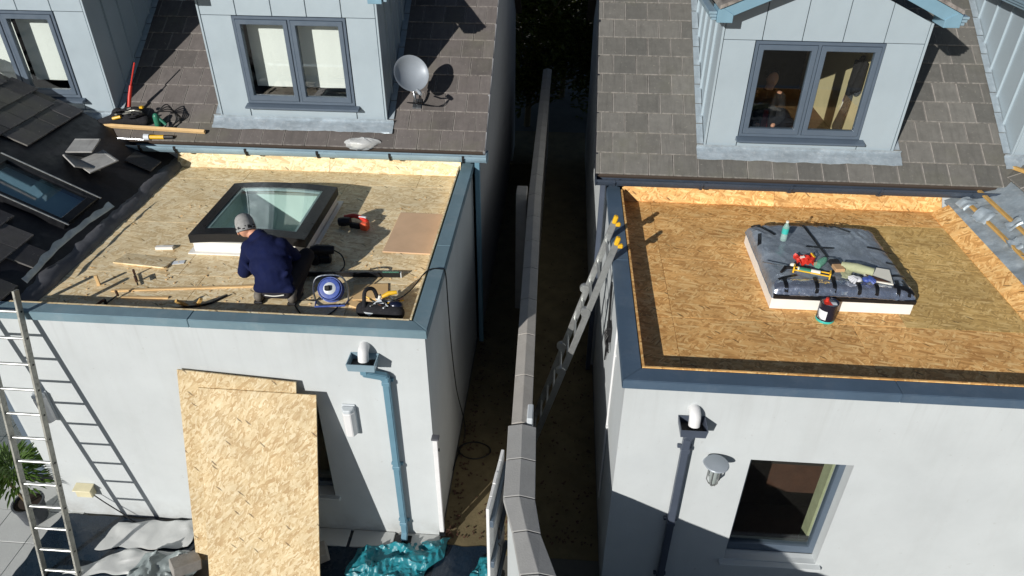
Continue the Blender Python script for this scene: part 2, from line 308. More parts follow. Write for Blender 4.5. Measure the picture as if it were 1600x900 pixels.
def holes_wall(mb, a0, a1, z0, z1, holes, y0, y1, axis='y', m=0):
    """wall slab with rectangular openings, one closed shell; axis = direction of its thickness"""
    xs = sorted({a0, a1, *[h[0] for h in holes], *[h[1] for h in holes]}); zs = sorted({z0, z1, *[h[2] for h in holes], *[h[3] for h in holes]})
    solid = lambda i, j: 0 <= i < len(xs)-1 and 0 <= j < len(zs)-1 and not any(h[0] <= (xs[i]+xs[i+1])/2 <= h[1] and h[2] <= (zs[j]+zs[j+1])/2 <= h[3] for h in holes)
    P = (lambda x, y, z: (x, y, z)) if axis == 'y' else ((lambda x, y, z: (y, x, z)) if axis == 'x' else (lambda x, y, z: (x, z, y)))
    for i in range(len(xs)-1):
        for j in range(len(zs)-1):
            if not solid(i, j): continue
            a, b, c, d = xs[i], xs[i+1], zs[j], zs[j+1]
            for y in (y0, y1): mb.add([P(a, y, c), P(b, y, c), P(b, y, d), P(a, y, d)], [(0, 1, 2, 3)], m)
            if not solid(i-1, j): mb.add([P(a, y0, c), P(a, y1, c), P(a, y1, d), P(a, y0, d)], [(0, 1, 2, 3)], m)
            if not solid(i+1, j): mb.add([P(b, y0, c), P(b, y1, c), P(b, y1, d), P(b, y0, d)], [(0, 1, 2, 3)], m)
            if not solid(i, j-1): mb.add([P(a, y0, c), P(b, y0, c), P(b, y1, c), P(a, y1, c)], [(0, 1, 2, 3)], m)
            if not solid(i, j+1): mb.add([P(a, y0, d), P(b, y0, d), P(b, y1, d), P(a, y1, d)], [(0, 1, 2, 3)], m)
    return mb
def blob(name, prims, mt, parent, voxel=.012, smooth=6, label=None):
    """one continuous surface grown from overlapping capsules and ellipsoids"""
    mb = MB()
    for p in prims:
        if p[0] == 'c':
            a, b, r0, r1 = Vector(p[1]), Vector(p[2]), p[3], p[4]
            mb.tube([a, a.lerp(b, .5), b], [r0, (r0+r1)/2, r1], 14); mb.ball(a, r0, 14); mb.ball(b, r1, 14)
        else: mb.ball(p[1], p[2], 18, p[3] if len(p) > 3 else None)
    lo = [min(q[i] for q in mb.v) for i in range(3)]; hi = [max(q[i] for q in mb.v) for i in range(3)]
    o = Vector(((lo[0]+hi[0])/2, (lo[1]+hi[1])/2, (lo[2]+hi[2])/2))
    me = mb.mesh(name+'_cage', mt, o=o); t = bpy.data.objects.new('cage', me); C.objects.link(t)
    r = t.modifiers.new('r', 'REMESH'); r.mode = 'VOXEL'; r.voxel_size = voxel; r.use_smooth_shade = True
    sm = t.modifiers.new('s', 'SMOOTH'); sm.factor = .5; sm.iterations = smooth
    dg = bpy.context.evaluated_depsgraph_get(); m2 = bpy.data.meshes.new_from_object(t.evaluated_get(dg)); m2.name = name
    bpy.data.objects.remove(t)
    if not m2.materials: m2.materials.append(MATS[mt])
    ob = bpy.data.objects.new(name, m2); C.objects.link(ob); put(ob, o, parent); return ob
def sag(a, b, drop, n=10):
    a, b = Vector(a), Vector(b); return [a.lerp(b, i/n) - Vector((0, 0, drop*4*(i/n)*(1-i/n))) for i in range(n+1)]
def curve(pts, n=6):
    """Catmull-Rom through points"""
    p = [Vector(q) for q in pts]; p = [p[0]*2-p[1]] + p + [p[-1]*2-p[-2]]; out = []
    for i in range(1, len(p)-2):
        for k in range(n):
            t = k/n; a, b, c, d = p[i-1:i+3]
            out.append(.5*((2*b) + (c-a)*t + (2*a-5*b+4*c-d)*t*t + (3*b-a-3*c+d)*t**3))
    return out + [p[-2]]
def nz(x, y, z=0, s=1): return noise.noise(Vector((x*s, y*s, z*s)))

# ------------------------------------------------------------------ ground
def struct(mb, name, mt, parent=None, **k):
    o = mb.build(name, mt, parent, **k)
    if not parent: o['kind'] = 'structure'
    return o
struct(MB().add([(-120, -120, 0), (120, -120, 0), (120, 160, 0), (-120, 160, 0)], [(0, 1, 2, 3)]), 'ground', 'ground_mat', recalc=False)
mb = MB(); mb.grid(lambda u, v: (.02+u*1.84, -.2+v*13, .006+.006*nz(u*4, v*30)), 8, 60, .005); struct(mb, 'alley_path', 'alley')
patio = struct(MB().bb((-9.2, -3.6, -.05), (-4.35, .45, .006)), 'patio', 'grout')
mb = MB(); mb.box((0, 0, 0), (.445, .445, .02)); sl = mb.mesh('paving_slab', 'slab', .004)
for i in range(10):
    for j in range(9):
        x, y = -4.62-i*.45, .2-j*.45
        o = inst(sl, 'paving_slab', (x, y, .011+random.uniform(-.002, .002)), (random.uniform(-.003, .003), 0, random.uniform(-.006, .006)), patio)
# ------------------------------------------------------------------ houses
P = R(34); G = .312; TW = .31
tm = MB(); tm.box((0, .165, 0), (TW-.006, .355, .022)); tile_me = {k: tm.mesh('tile', k, .004) for k in ('tile_brown', 'tile_grey', 'tile_slate')}
def main_roof(house, ye, ze, x0, x1, rows, mt, dorms):
    """tiled slope facing the garden: dorms = list of (xa, xb, first row covered)"""
    cs, sn = math.cos(P), math.sin(P); pt = lambda x, s, h=0: Vector((x, ye+s*cs-h*sn, ze+s*sn+h*cs))
    L = rows*G; mb = MB(); cuts = sorted({x0, x1, *[min(max(d[k], x0), x1) for d in dorms for k in (0, 1)]})
    for a, b in zip(cuts, cuts[1:]):
        d = [q for q in dorms if q[0] <= (a+b)/2 <= q[1]]; top = d[0][2] if d else L
        mb.prism([pt(a, -.02, -.03), pt(b, -.02, -.03), pt(b, top, -.03), pt(a, top, -.03)], (0, .04*sn, -.04*cs))
    yr, zr = ye+L*cs, ze+L*sn
    mb.prism([(x0, yr, zr-.05), (x0, 2*yr-ye, ze-.05), (x0, 2*yr-ye, ze-.12), (x0, yr, zr-.12)], (x1-x0, 0, 0))
    roof = mb.build('roof', 'roof_timber', house)
    for r in range(rows):
        off = (r % 2)*TW/2
        free = [(x0, x1)]
        for d in dorms:
            if (r+.6)*G > d[2]: free = [q for f in free for q in ((f[0], min(f[1], d[0])), (max(f[0], d[1]), f[1])) if q[1]-q[0] > .03]
        for fa, fb in free:
            k = int((x1-off-fb)/TW)-1
            while True:
                hi, lo_ = min(fb, x1-off-k*TW), max(fa, x1-off-(k+1)*TW); k += 1
                if x1-off-k*TW < fa-TW: break
                if hi-lo_ < .03: continue
                o = inst(tile_me[mt], 'tile', pt((hi+lo_)/2, r*G, .012), (P-.045+random.uniform(-.006, .006), random.uniform(-.006, .006), random.uniform(-.006, .006)), roof)
                o.scale = ((hi-lo_)/TW, 1, 1)
    return roof, pt
def window(dm, x0, x1, z0, z1, y):
    """two casements in an anthracite frame; y = face of the cladding"""
    f = .035; mid = (x0+x1)/2
    mb = MB(); holes_wall(mb, x0, x1, z0, z1, [(x0+f, mid-.018, z0+f, z1-f), (mid+.018, x1-f, z0+f, z1-f)], y-.01, y+.09); mb.build('window_frame', 'frame_grey', dm, .003)
    for a, b in ((x0+f+.004, mid-.022), (mid+.022, x1-f-.004)):
        c, d = z0+f+.004, z1-f-.004; mb = MB(); holes_wall(mb, a, b, c, d, [(a+.062, b-.062, c+.07, d-.062)], y-.022, y+.05); mb.build('casement', 'frame_grey', dm, .006)
        MB().bb((a+.06, y+.008, c+.068), (b-.06, y+.016, d-.06)).build('pane', 'window_glass', dm)
    mb = MB(); mb.prism([(x0-.03, y+.02, z0-.002), (x0-.03, y-.10, z0-.03), (x0-.03, y-.10, z0-.055), (x0-.03, y+.02, z0-.06)], (x1-x0+.09, 0, 0)); mb.build('window_sill', 'frame_grey', dm, .004)

def dormer(house, xa, xb, y, zb, wx0, wx1, wz0, wz1, ye, ze, seams, mats='zinc_panel', room='blind', zt=5.17):
    cs, sn = math.cos(P), math.sin(P); yr = lambda z: ye+(z-ze)*cs/sn
    xm = (xa+xb)/2; pitch = .45; ap = zt+(xb-xa)/2*pitch
    zg = lambda x: zt+((xb-xa)/2-abs(x-xm))*pitch
    # dark carcass behind the panels, with the window opening
    mb = MB(); holes_wall(mb, xa+.02, xb-.02, zb-.25, zt, [(wx0+.01, wx1-.01, wz0+.01, wz1-.01)], y+.025, y+.14)
    mb.prism([(xa+.02, y+.025, zt+.001), (xb-.02, y+.025, zt+.001), (xm, y+.025, ap-.02)], (0, .11, 0))
    dm = mb.build('dormer', 'zinc_dark', house)
    # front panels, each with its own edges; dark shadow gaps between them
    g = .005; cols = [xa+.03] + [s for s in seams] + [xb-.03]; zh = wz1+.002
    for a, b in zip(cols, cols[1:]):
        top = [(b-g, y, min(zg(b-g), zg(b-g))-.01), (a+g, y, zg(a+g)-.01)]
        if a < xm < b: top.insert(1, (xm, y, ap-.01))
        MB().prism([(a+g, y, zh+g), (b-g, y, zh+g)] + top, (0, .022, 0)).build('wall_panel', mats, dm, .003)
    for a, b in ((xa+.03, wx0-.004), (wx1+.004, xb-.03)):
        MB().bb((a+g, y, zb+.002), (b-g, y+.022, zh-g*.3)).build('wall_panel', mats, dm, .003)
    MB().bb((wx0+.002, y+.001, zb+.002), (wx1-.002, y+.022, wz0-.062)).build('wall_panel', mats, dm, .003)
    for x in (xa, xb):
        s = 1 if x == xa else -1
        MB().bb((min(x, x+s*.027), y-.006, zb), (max(x, x+s*.027), y+.03, zt)).build('corner_trim', mats, dm, .003)
    # cheeks with standing seams
    for x, s in ((xa, 1), (xb, -1)):
        mb = MB(); z2 = zt; poly = [(x, y+.03, zb-.02), (x, y+.03, z2), (x, yr(z2)+.3, z2), (x, yr(zb)+.3, zb-.02)]
        poly = [(x+s*.008, y+.032, ze+(y+.03-ye)*sn/cs-.1), (x+s*.008, y+.032, z2), (x+s*.008, yr(z2)+.2, z2)]
        mb.prism(poly, (s*.1, 0, 0)); ck = mb.build('cheek', mats, dm)
        k = 1
        while y+.03+k*.36 < yr(z2)-.1:
            yy = y+.03+k*.36; zz = ze+(yy-ye)*sn/cs+.02
            MB().bb((min(x+s*.008, x-s*.018), yy-.008, zz), (max(x+s*.008, x-s*.018), yy+.008, z2-.01)).build('standing_seam', mats, dm); k += 1
    window(dm, wx0, wx1, wz0, wz1, y-.004)
    # roof of the dormer: boxed verge, fascia, gutters
    ov = .28; ew = .13; up_ = .07; yb = yr(ap)+.4
    for s in (-1, 1):
        e = xm+s*((xb-xa)/2+ew); ze2 = zt-ew*pitch+up_; dz = Vector((0, 0, .05))
        MB().prism([(xm, y-ov-.03, ap+.20+up_), (e, y-ov-.03, ze2+.20), (e, y-ov-.03, ze2+.16), (xm, y-ov-.03, ap+.16+up_)], (0, yb-y+ov, 0)).build('dormer_roof', 'tile_brown', dm)
        MB().prism([(xm, y-ov, ap+.158+up_), (e, y-ov, ze2+.158), (e, y-ov, ze2+.01), (xm, y-ov, ap+.01+up_)], (0, .025, 0)).build('fascia', 'fascia_blue', dm, .003)
        MB().prism([(xm, y-ov+.026, ap+.03+up_), (e, y-ov+.026, ze2+.03), (e, y-ov+.026, ze2+.012), (xm, y-ov+.026, ap+.012+up_)], (0, ov-.026, 0)).build('soffit', 'frame_grey', dm)
        MB().prism([(e-s*.165, y-ov-.012, ze2+.10), (e-s*.05, y-ov-.012, ze2+.165), (e+s*.012, y-ov-.012, ze2+.15), (e+s*.012, y-ov-.012, ze2+.01), (e-s*.165, y-ov-.012, ze2+.01)], (0, ov+.02, 0)).build('eaves_box', 'fascia_blue', dm, .004)
        mb = MB(); gx = e+s*.014
        for k, (a, b) in enumerate(((0, .055), (.002, .075), (.012, .09))): mb.bb((min(gx, gx+s*b), y-ov+.02, ze2+.03+k*.033), (max(gx, gx+s*b), yr(zt), ze2+.058+k*.033))
        mb.build('dormer_gutter', 'gutter_pale', dm, .004)
    # lead apron and soakers
    pt = lambda x, ss, h=0: Vector((x, ye+ss*cs-h*sn, ze+ss*sn+h*cs)); sb = (y-ye)/cs
    mb = MB(); n = 46
    def ap_fn(u, v):
        x = xa-.09+u*(xb-xa+.18); s2 = sb-.18+.03*nz(x*2.3, 4)*(1-v)+.012*nz(x*9, 2)*(1-v)+v*.2; h = .036+.010*nz(x*5, v*3)+.007*nz(x*17, v*9)+.006*abs(nz(x*2.1, v*1.5))
        return pt(x, s2, h) if v < .95 else pt(x, sb+.01, .075)
    mb.grid(ap_fn, n, 10, .004); mb.build('apron_flashing', 'lead', dm, smooth=True)
    mb = MB(); mb.grid(lambda u, v: (xa-.02+u*(xb-xa+.04), y-.012-.035*(1-v)**2+.003*nz(u*20, v*4), zb-.10+.12*v), 40, 4, .003); mb.build('upstand_flashing', 'lead', dm, smooth=True)
    for x, s in ((xa, -1), (xb, 1)):
        k = 0; q = sb+.05
        while q < (yr(zt)-ye)/cs-.2:
            w = .085; a, b = (x-w, x-.002) if s < 0 else (x+.002, x+w)
            MB().prism([pt(a, q, .036+.002*(k % 2)), pt(b, q, .036+.002*(k % 2)), pt(b, q+G-.01, .03), pt(a, q+G-.01, .03)], (0, 0, .004)).build('soaker', 'lead', dm); q += G; k += 1
    # what stands behind the panes
    fl, bk = wz0-.35, y+3.0
    if room == 'blind':
        for a, b in ((wx0+.08, (wx0+wx1)/2-.03), ((wx0+wx1)/2+.03, wx1-.08)):
            mb = MB(); mb.grid(lambda u, v: (a+u*(b-a), y+.20+.004*math.sin(u*9), wz0+.17+v*(wz1-wz0-.23)), 8, 2, 0); mb.build('roller_blind', 'blind', dm, recalc=False)
    wl = 'interior_beige' if room == 'room' else 'interior_dark'
    MB().bb((wx1+.10, y+.145, fl), (wx1+.16, bk, wz1+.12)).build('room_wall', wl, dm)
    MB().bb((wx0-.4, y+.145, fl), (wx0-.34, bk, wz1+.12)).build('room_wall', 'interior_dark', dm)
    MB().bb((wx0-.34, bk, fl), (wx1+.1, bk+.05, wz1+.12)).build('room_wall', 'interior_dark', dm)
    MB().bb((wx0-.4, y+.145, fl-.06), (wx1+.16, bk, fl-.001)).build('room_floor', 'dark_wood', dm)
    MB().bb((wx0-.4, y+.145, wz1+.121), (wx1+.16, bk, wz1+.16)).build('room_ceiling', 'interior_dark', dm)
    return dm

def gutter(house, x0, x1, y, z, mt, brackets):
    mb = MB(); prof = [(0, .0), (-.05, -.01), (-.085, .005), (-.10, .03), (-.105, .05), (-.118, .055), (-.118, .075), (-.108, .075), (-.1, .06), (-.085, .035), (-.05, .012), (-.006, .02), (-.006, .075), (0, .075)]
    z -= .045; prof = [(a*1.35, b*1.4) for a, b in prof]; mb.prism([(x0, y+a, z+b) for a, b in prof], (x1-x0, 0, 0)); g = mb.build('gutter', mt, house)
    for x in (x0+.006, x1-.006):
        MB().prism([(x-.004, y+a*1.37, z+b*1.42) for a, b in ((0, -.004), (-.05, -.013), (-.09, .003), (-.122, .05), (-.122, .078), (0, .078))], (.009, 0, 0)).build('end_cap', mt, g)
    for x in brackets:
        MB().prism([(x, y+a*1.35, z+b*1.4) for a, b in ((.0, -.012), (-.05, -.02), (-.093, -.004), (-.126, .05), (-.126, .08), (-.11, .08), (-.11, .055), (-.08, .01), (0, .0))], (.03, 0, 0)).build('bracket', 'black_rubber' if mt == 'gutter_pale' else 'gutter_dark', g)
    MB().bb((x0, y+.001, z-.04), (x1, y+.13, z+.085)).build('fascia_board', mt, house)

def panel(parent, lo, hi, mt, gap=.002, rz=0, name='osb_panel', bevel=.0015):
    return MB().bb((lo[0]+gap, lo[1]+gap, lo[2]), (hi[0]-gap, hi[1]-gap, hi[2])).build(name, mt, parent, bevel)

def osb_board(parent, x, y, z, w, d, rx, mt, ry=0):
    me = MB().box((0, 0, 0), (w, d, .018)).mesh('osb_board', mt, .0015); return inst(me, 'osb_board', (x, y, z), (rx, ry, 0), parent)
def coping(house, segs, mt):
    """segs: boxes given as polygons in plan, z 3.0 to 3.1"""
    for poly in segs:
        MB().prism([(x, y, 3.0) for x, y in poly], (0, 0, .1)).build('coping', mt, house, .006, seg=2)

# ---- house with the worker on its roof
H1 = thing('house', 'white rendered house with sand coloured flat roof where the worker crouches', 'house', (-2.3, 3.0, 0))
ye1, ze1 = 3.68, 3.33
mb = MB(); holes_wall(mb, -4.58, 0, 0, 2.72, [(-2.15, -1.19, .62, 2.15)], 0, .3); mb.bb((-.3, .3, 0), (0, 3.85, 2.72)); mb.bb((-4.58, .3, 0), (-4.3, 3.85, 2.9))
mb.bb((-6.2, 0, 2.72), (0, .125, 3.03)); mb.bb((-.125, .125, 2.72), (0, 3.85, 3.029)); mb.build('extension_wall', 'render_white', H1)
mb = MB(); mb.bb((-9.5, 3.85, 0), (.05, 4.1, 3.32)); mb.build('house_wall', 'render_white', H1)
L1 = 16*G; yr1, zr1 = ye1+L1*math.cos(P), ze1+L1*math.sin(P)
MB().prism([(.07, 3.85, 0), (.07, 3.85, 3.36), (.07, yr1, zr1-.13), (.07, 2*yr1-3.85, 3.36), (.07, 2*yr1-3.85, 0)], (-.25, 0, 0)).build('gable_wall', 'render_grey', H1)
MB().bb((-9.5, 2*yr1-4.1, 0), (-.19, 2*yr1-3.85, 3.3)).build('house_wall', 'render_white', H1)
# patio doors in the recess
MB().bb((-5.16, .5, 0), (-4.582, .62, 3.0)).build('recess_wall', 'render_white', H1)
pd = thing('patio_door', 'tall glazed patio doors with slate frames in the shaded recess beside the potted plant', 'door', (-6.4, .56, 0))
mb = MB(); holes_wall(mb, -7.4, -5.17, .03, 2.9, [(-7.3, -6.32, .13, 2.8), (-6.24, -5.26, .13, 2.8)], .52, .6); mb.build('door_frame', 'frame_grey', pd, .003)
for a in (-7.3, -6.24): MB().bb((a, .55, .13), (a+.98, .56, 2.8)).build('pane', 'roof_glass', pd)
MB().bb((-7.4, .44, .004), (-4.6, .5, .05)).build('threshold', 'black_metal', pd)
MB().bb((-9.5, .62, 0), (-7.41, .72, 3.0)).build('recess_wall', 'render_white', H1); MB().bb((-9.5, .3, 2.92), (-4.6, 3.84, 3.0)).build('recess_ceiling', 'render_white', H1)
MB().bb((-9.5, 3.0, .0), (-4.6, 3.84, 2.9)).build('inner_wall', 'interior_dark', H1)
# hidden window behind the leaning boards
mb = MB(); holes_wall(mb, -2.15, -1.19, .63, 2.15, [(-2.09, -1.25, .7, 2.09)], .13, .19); mb.build('window_frame', 'frame_grey', H1, .003)
MB().bb((-2.09, .155, .7), (-1.25, .163, 2.09)).build('pane', 'window_glass', H1)
MB().bb((-2.2, -.05, .575), (-1.13, .12, .617)).build('window_sill', 'render_white', H1, .006)
MB().bb((-4.29, .301, .0), (-.301, 3.84, .03)).build('floor', 'interior_pale', H1)
# deck of OSB sheets round the rooflight
Zd = 2.93; deck1 = MB(); holes_wall(deck1, -4.3, -.14, .12, 3.85, [(-2.90, -1.65, 1.49, 2.73)], Zd-.2, Zd-.019, axis='z'); deck1 = deck1.build('deck', 'roof_timber', H1)
hx0, hx1, hy0, hy1 = -2.90, -1.65, 1.49, 2.73
ys = [.13, .98, 2.12, 3.34, 3.845]
def sheets(deck, xcuts, ya, yb, mt):
    for a, b in zip(xcuts, xcuts[1:]): panel(deck, (a, ya, Zd-.018), (b, yb, Zd), mt)
sheets(deck1, [-4.2, -2.6, -.9, -.15], .13, .98, 'osb_sand')
panel(deck1, (-4.2, .98, Zd-.018), (hx0, 2.12, Zd), 'osb_sand'); panel(deck1, (hx0, .98, Zd-.018), (hx1, hy0, Zd), 'osb_sand'); panel(deck1, (hx1, .98, Zd-.018), (-.15, 2.12, Zd), 'osb_sand')
panel(deck1, (-4.2, 2.12, Zd-.018), (hx0, 3.34, Zd), 'osb_sand'); panel(deck1, (hx0, hy1, Zd-.018), (hx1, 3.34, Zd), 'osb_sand'); panel(deck1, (hx1, 2.12, Zd-.018), (-.15, 3.34, Zd), 'osb_sand')
sheets(deck1, [-4.2, -3.1, -.7, -.15], 3.34, 3.845, 'osb_sand')
for a, b in ((-4.2, -2.0), (-2.0, -.15)):
    osb_board(H1, (a+b)/2, 3.775, Zd+.105, b-a-.004, .245, R(54), 'osb_sand')
MB().bb((-4.2, .131, Zd+.001), (-.17, .149, 3.099)).build('osb_upstand', 'osb_sand', H1); MB().bb((-.168, .15, Zd+.001), (-.15, 3.69, 3.099)).build('osb_upstand', 'osb_sand', H1)
coping(H1, [[(-6.2, -.03), (-2.3, -.03), (-2.3, .128), (-6.2, .128)], [(-2.298, -.03), (.03, -.03), (-.128, .128), (-2.298, .128)], [(.03, -.028), (.03, 1.55), (-.13, 1.55), (-.13, .13)], [(.03, 1.552), (.03, 3.83), (-.13, 3.83), (-.13, 1.552)]], 'coping_teal')
roof1, pt1 = main_roof(H1, ye1, ze1, -8.6, .2, 16, 'tile_brown', [(-7.41, -5.05, .42), (-3.54, -1.18, .42)])
MB().beam(pt1(.19, -.02, -.06), pt1(.19, L1, -.06), .03, .14, (0, -1, 1)).build('verge_board', 'render_grey', H1)
D1 = dormer(H1, -3.54, -1.18, 4.01, 3.57, -3.095, -1.605, 3.795, 4.945, ye1, ze1, [-3.03, -2.56, -2.106, -1.647])
D2 = dormer(H1, -7.41, -5.05, 4.01, 3.57, -6.99, -5.50, 3.795, 4.945, ye1, ze1, [-6.92, -6.45, -5.98, -5.51])
gutter(H1, -5.05, .23, 3.71, 3.238, 'gutter_pale', [-4.6, -4.1, -3.1, -2.1, -1.1, -.1])
# lean-to slope with the tiles stripped
LP = R(28)
def lean(x0, z0, s):
    return lambda a, y, h=0: Vector((x0+s*(a*math.cos(LP)-h*math.sin(LP)), y, z0+a*math.sin(LP)+h*math.cos(LP)))
lt1 = lean(-4.25, 3.0, -1)
mb = MB(); holes_wall
def felt_fn(u, v):
    a, y = u*4.0, .12+v*3.72; return lt1(a, y, .01*nz(a*3, y*3)+.006*nz(a*9, y*9)+.012*abs(math.sin(a*8))-(.1 if .27 < a < 1.4 and 1.54 < y < 2.22 else 0))
mb.grid(felt_fn, 60, 50, .03); felt1 = mb.build('underlay', 'felt', H1, smooth=True)
def lean_tiles(felt, lt, s, keep, mt):
    k = 0
    for r in range(13):
        for i in range(13):
            a, y = .1+r*G, .27+i*TW+(r % 2)*TW/2
            if y > 3.7 or not keep(a, y): continue
            p = lt(a, y, .042); rz = R(90) if s < 0 else R(-90)
            o = inst(tile_me[mt], 'tile', p, (0, 0, 0), felt)
            # slope tile: local y runs up the slope
            upv = (lt(1, 0)-lt(0, 0)).normalized(); nrm = Vector((-s*math.sin(LP), 0, math.cos(LP))); xv = upv.cross(nrm)
            q = Matrix((xv, upv, nrm)).transposed(); o.rotation_euler = (q @ Euler((-.045, random.uniform(-.012, .012), random.uniform(-.02, .02))).to_matrix()).to_euler()
random.seed(3)
sky_zone = lambda a, y: .15 < a < 1.4 and 1.25 < y < 2.5
lean_tiles(felt1, lt1, -1, lambda a, y: not sky_zone(a, y) and (a > 1.3 or (y < 1.1 and random.random() < .45) or random.random() < .22), 'tile_slate')
# boundary kerb dressed in membrane, ragged on top
def kerb_fn(u, v):
    y = .1+v*3.72; w = .03*nz(0, y*2.2)+.015*nz(3, y*8)
    prof = [(.11, 0.0), (.07, .05), (.0, .085), (-.09, .085), (-.20, .09)]
    k = u*4; i = min(int(k), 3); t = k-i; px = prof[i][0]*(1-t)+prof[i+1][0]*t; pz = prof[i][1]*(1-t)+prof[i+1][1]*t
    return (-4.23+px+w*.6, y, Zd+.004+pz*(1+.55*nz(9, y*2.1))+.014*nz(y*9, u*3))
mb = MB(); mb.grid(kerb_fn, 8, 70, .004); mb.build('kerb_flashing', 'lead_dark', H1, smooth=True)
def lead_fn(u, v):
    y = .45+v*1.7; return lt1(.02+.10*math.sin(v*3.1)*.6+u*(.05+.05*abs(nz(7, y*4))), y, .10+.03*nz(2, y*5)+.03*u)
mb = MB(); mb.grid(lead_fn, 3, 50, .003); mb.build('torn_flashing', 'lead', H1, smooth=True)

# ---- house across the passage
H2 = thing('house', 'white rendered house with amber flat roof and foil wrapped rooflight', 'house', (4.3, 2.8, 0))
ye2, ze2 = 3.13, 3.325; FX, FY = 1.87, -.55
mb = MB(); holes_wall(mb, FX, 8.6, 0, 2.72, [(3.11, 4.05, .69, 2.18)], FY, FY+.3); mb.bb((FX, FY+.3, 0), (FX+.3, 3.3, 2.72)); mb.bb((FX, FY, 2.72), (8.6, FY+.14, 3.03)); mb.bb((FX, FY+.14, 2.72), (FX+.14, 3.3, 3.029)); mb.build('extension_wall', 'render_white', H2)
MB().bb((FX, 3.3, 0), (9.8, 3.55, 3.32)).build('house_wall', 'render_white', H2)
yr2, zr2 = ye2+L1*math.cos(P), ze2+L1*math.sin(P)
MB().prism([(1.84, 3.3, 0), (1.84, 3.3, 3.36), (1.84, yr2, zr2-.13), (1.84, 2*yr2-3.3, 3.36), (1.84, 2*yr2-3.3, 0)], (.25, 0, 0)).build('gable_wall', 'render_white', H2)
MB().bb((2.1, 2*yr2-3.55, 0), (9.8, 2*yr2-3.3, 3.3)).build('house_wall', 'render_white', H2)
mb = MB(); holes_wall(mb, 3.11, 4.05, .70, 2.18, [(3.17, 3.99, .80, 2.12)], FY+.12, FY+.19); mb.build('window_frame', 'frame_grey', H2, .004)
MB().bb((3.17, FY+.15, .80), (3.99, FY+.158, 2.12)).build('pane', 'window_glass', H2)
MB().prism([(3.06, FY+.118, .698), (3.06, FY-.06, .672), (3.06, FY-.06, .63), (3.06, FY+.0, .63), (3.06, FY, .66), (3.06, FY+.118, .66)], (1.04, 0, 0)).build('window_sill', 'render_white', H2, .004)
MB().bb((2.19, FY+.31, 0), (6.2, 3.29, .03)).build('floor', 'dark_wood', H2)
MB().bb((4.03, FY+.31, .4), (4.2, FY+.46, 2.5)).build('window_jamb', 'beige_cloth', H2)
MB().bb((2.6, FY+1.3, .031), (4.6, FY+1.9, .8)).build('kitchen_unit', 'dark_wood', H2, .01); MB().bb((2.55, FY+1.26, .801), (4.65, FY+1.9, .84)).build('worktop', 'interior_dark', H2)
deck2 = MB(); holes_wall(deck2, 2.02, 6.15, -.4, 3.3, [(3.57, 4.72, .96, 2.06)], Zd-.2, Zd-.019, axis='z'); deck2 = deck2.build('deck', 'roof_timber', H2)
kx0, kx1, ky0, ky1 = 3.56, 4.73, .95, 2.07
sheets(deck2, [2.045, 2.42, 4.2, 6.12], -.38, .62, 'osb_amber')
panel(deck2, (2.045, .62, Zd-.018), (2.42, 1.95, Zd), 'osb_amber'); panel(deck2, (2.42, .62, Zd-.018), (kx0, 1.75, Zd), 'osb_amber'); panel(deck2, (kx0, .62, Zd-.018), (kx1, ky0, Zd), 'osb_amber'); panel(deck2, (kx1, .62, Zd-.018), (6.12, 1.75, Zd), 'osb_olive')
panel(deck2, (2.045, 1.95, Zd-.018), (2.42, 3.29, Zd), 'osb_amber'); panel(deck2, (2.42, 1.75, Zd-.018), (kx0, 2.75, Zd), 'osb_amber'); panel(deck2, (kx0, ky1, Zd-.018), (kx1, 2.75, Zd), 'osb_amber'); panel(deck2, (kx1, 1.75, Zd-.018), (6.12, 2.75, Zd), 'osb_olive')
sheets(deck2, [2.42, 4.5, 6.12], 2.75, 3.29, 'osb_amber')
for a, b in ((2.045, 4.0), (4.0, 6.1)):
    osb_board(H2, (a+b)/2, 3.22, Zd+.105, b-a-.004, .245, R(54), 'osb_amber')
osb_board(H2, 6.05, 1.37, Zd+.062, .22, 3.5, 0, 'osb_amber', R(-34))
MB().bb((2.022, -.40, Zd+.001), (2.042, 3.13, 3.106)).build('osb_upstand', 'osb_amber', H2); MB().bb((2.044, -.40, Zd+.001), (5.94, -.382, 3.106)).build('osb_upstand', 'osb_amber', H2)
coping(H2, [[(1.84, -.58), (4.2, -.58), (4.2, -.404), (2.018, -.404)], [(4.202, -.58), (8.6, -.58), (8.6, -.404), (4.202, -.404)], [(1.84, -.578), (2.016, -.402), (2.016, 1.4), (1.84, 1.4)], [(1.84, 1.402), (2.016, 1.402), (2.016, 3.28), (1.84, 3.28)]], 'coping_blue')
roof2, pt2 = main_roof(H2, ye2, ze2, 1.68, 10.1, 16, 'tile_grey', [(3.05, 5.42, .42), (6.86, 9.23, .42)])
D3 = dormer(H2, 3.05, 5.42, 3.478, 3.57, 3.465, 4.955, 3.75, 4.93, ye2, ze2, [3.53, 3.99, 4.455, 4.925], room='room')
D4 = dormer(H2, 6.86, 9.23, 3.478, 3.57, 7.3, 8.79, 3.75, 4.93, ye2, ze2, [7.36, 7.82, 8.28, 8.74])
MB().beam(pt2(1.69, -.02, -.06), pt2(1.69, L1, -.06), .03, .14, (0, -1, 1)).build('verge_board', 'zinc_dark', H2)
gutter(H2, 1.68, 6.95, 3.16, 3.233, 'gutter_dark', [1.9, 3.0, 4.1, 5.2, 6.3])
for a, b in ((wx, wx+.62) for wx in (3.545, 4.265)): MB().bb((a, 3.63, 4.80), (b, 3.64, 4.86)).build('roller_blind', 'blind_green', D3)
lt2 = lean(6.16, 3.04, 1)
mb = MB(); mb.grid(lambda u, v: lt2(u*3, -.25+v*3.52, .01*nz(u*9, v*12)), 40, 40, .03); felt2 = mb.build('underlay', 'lead', H2, smooth=True)
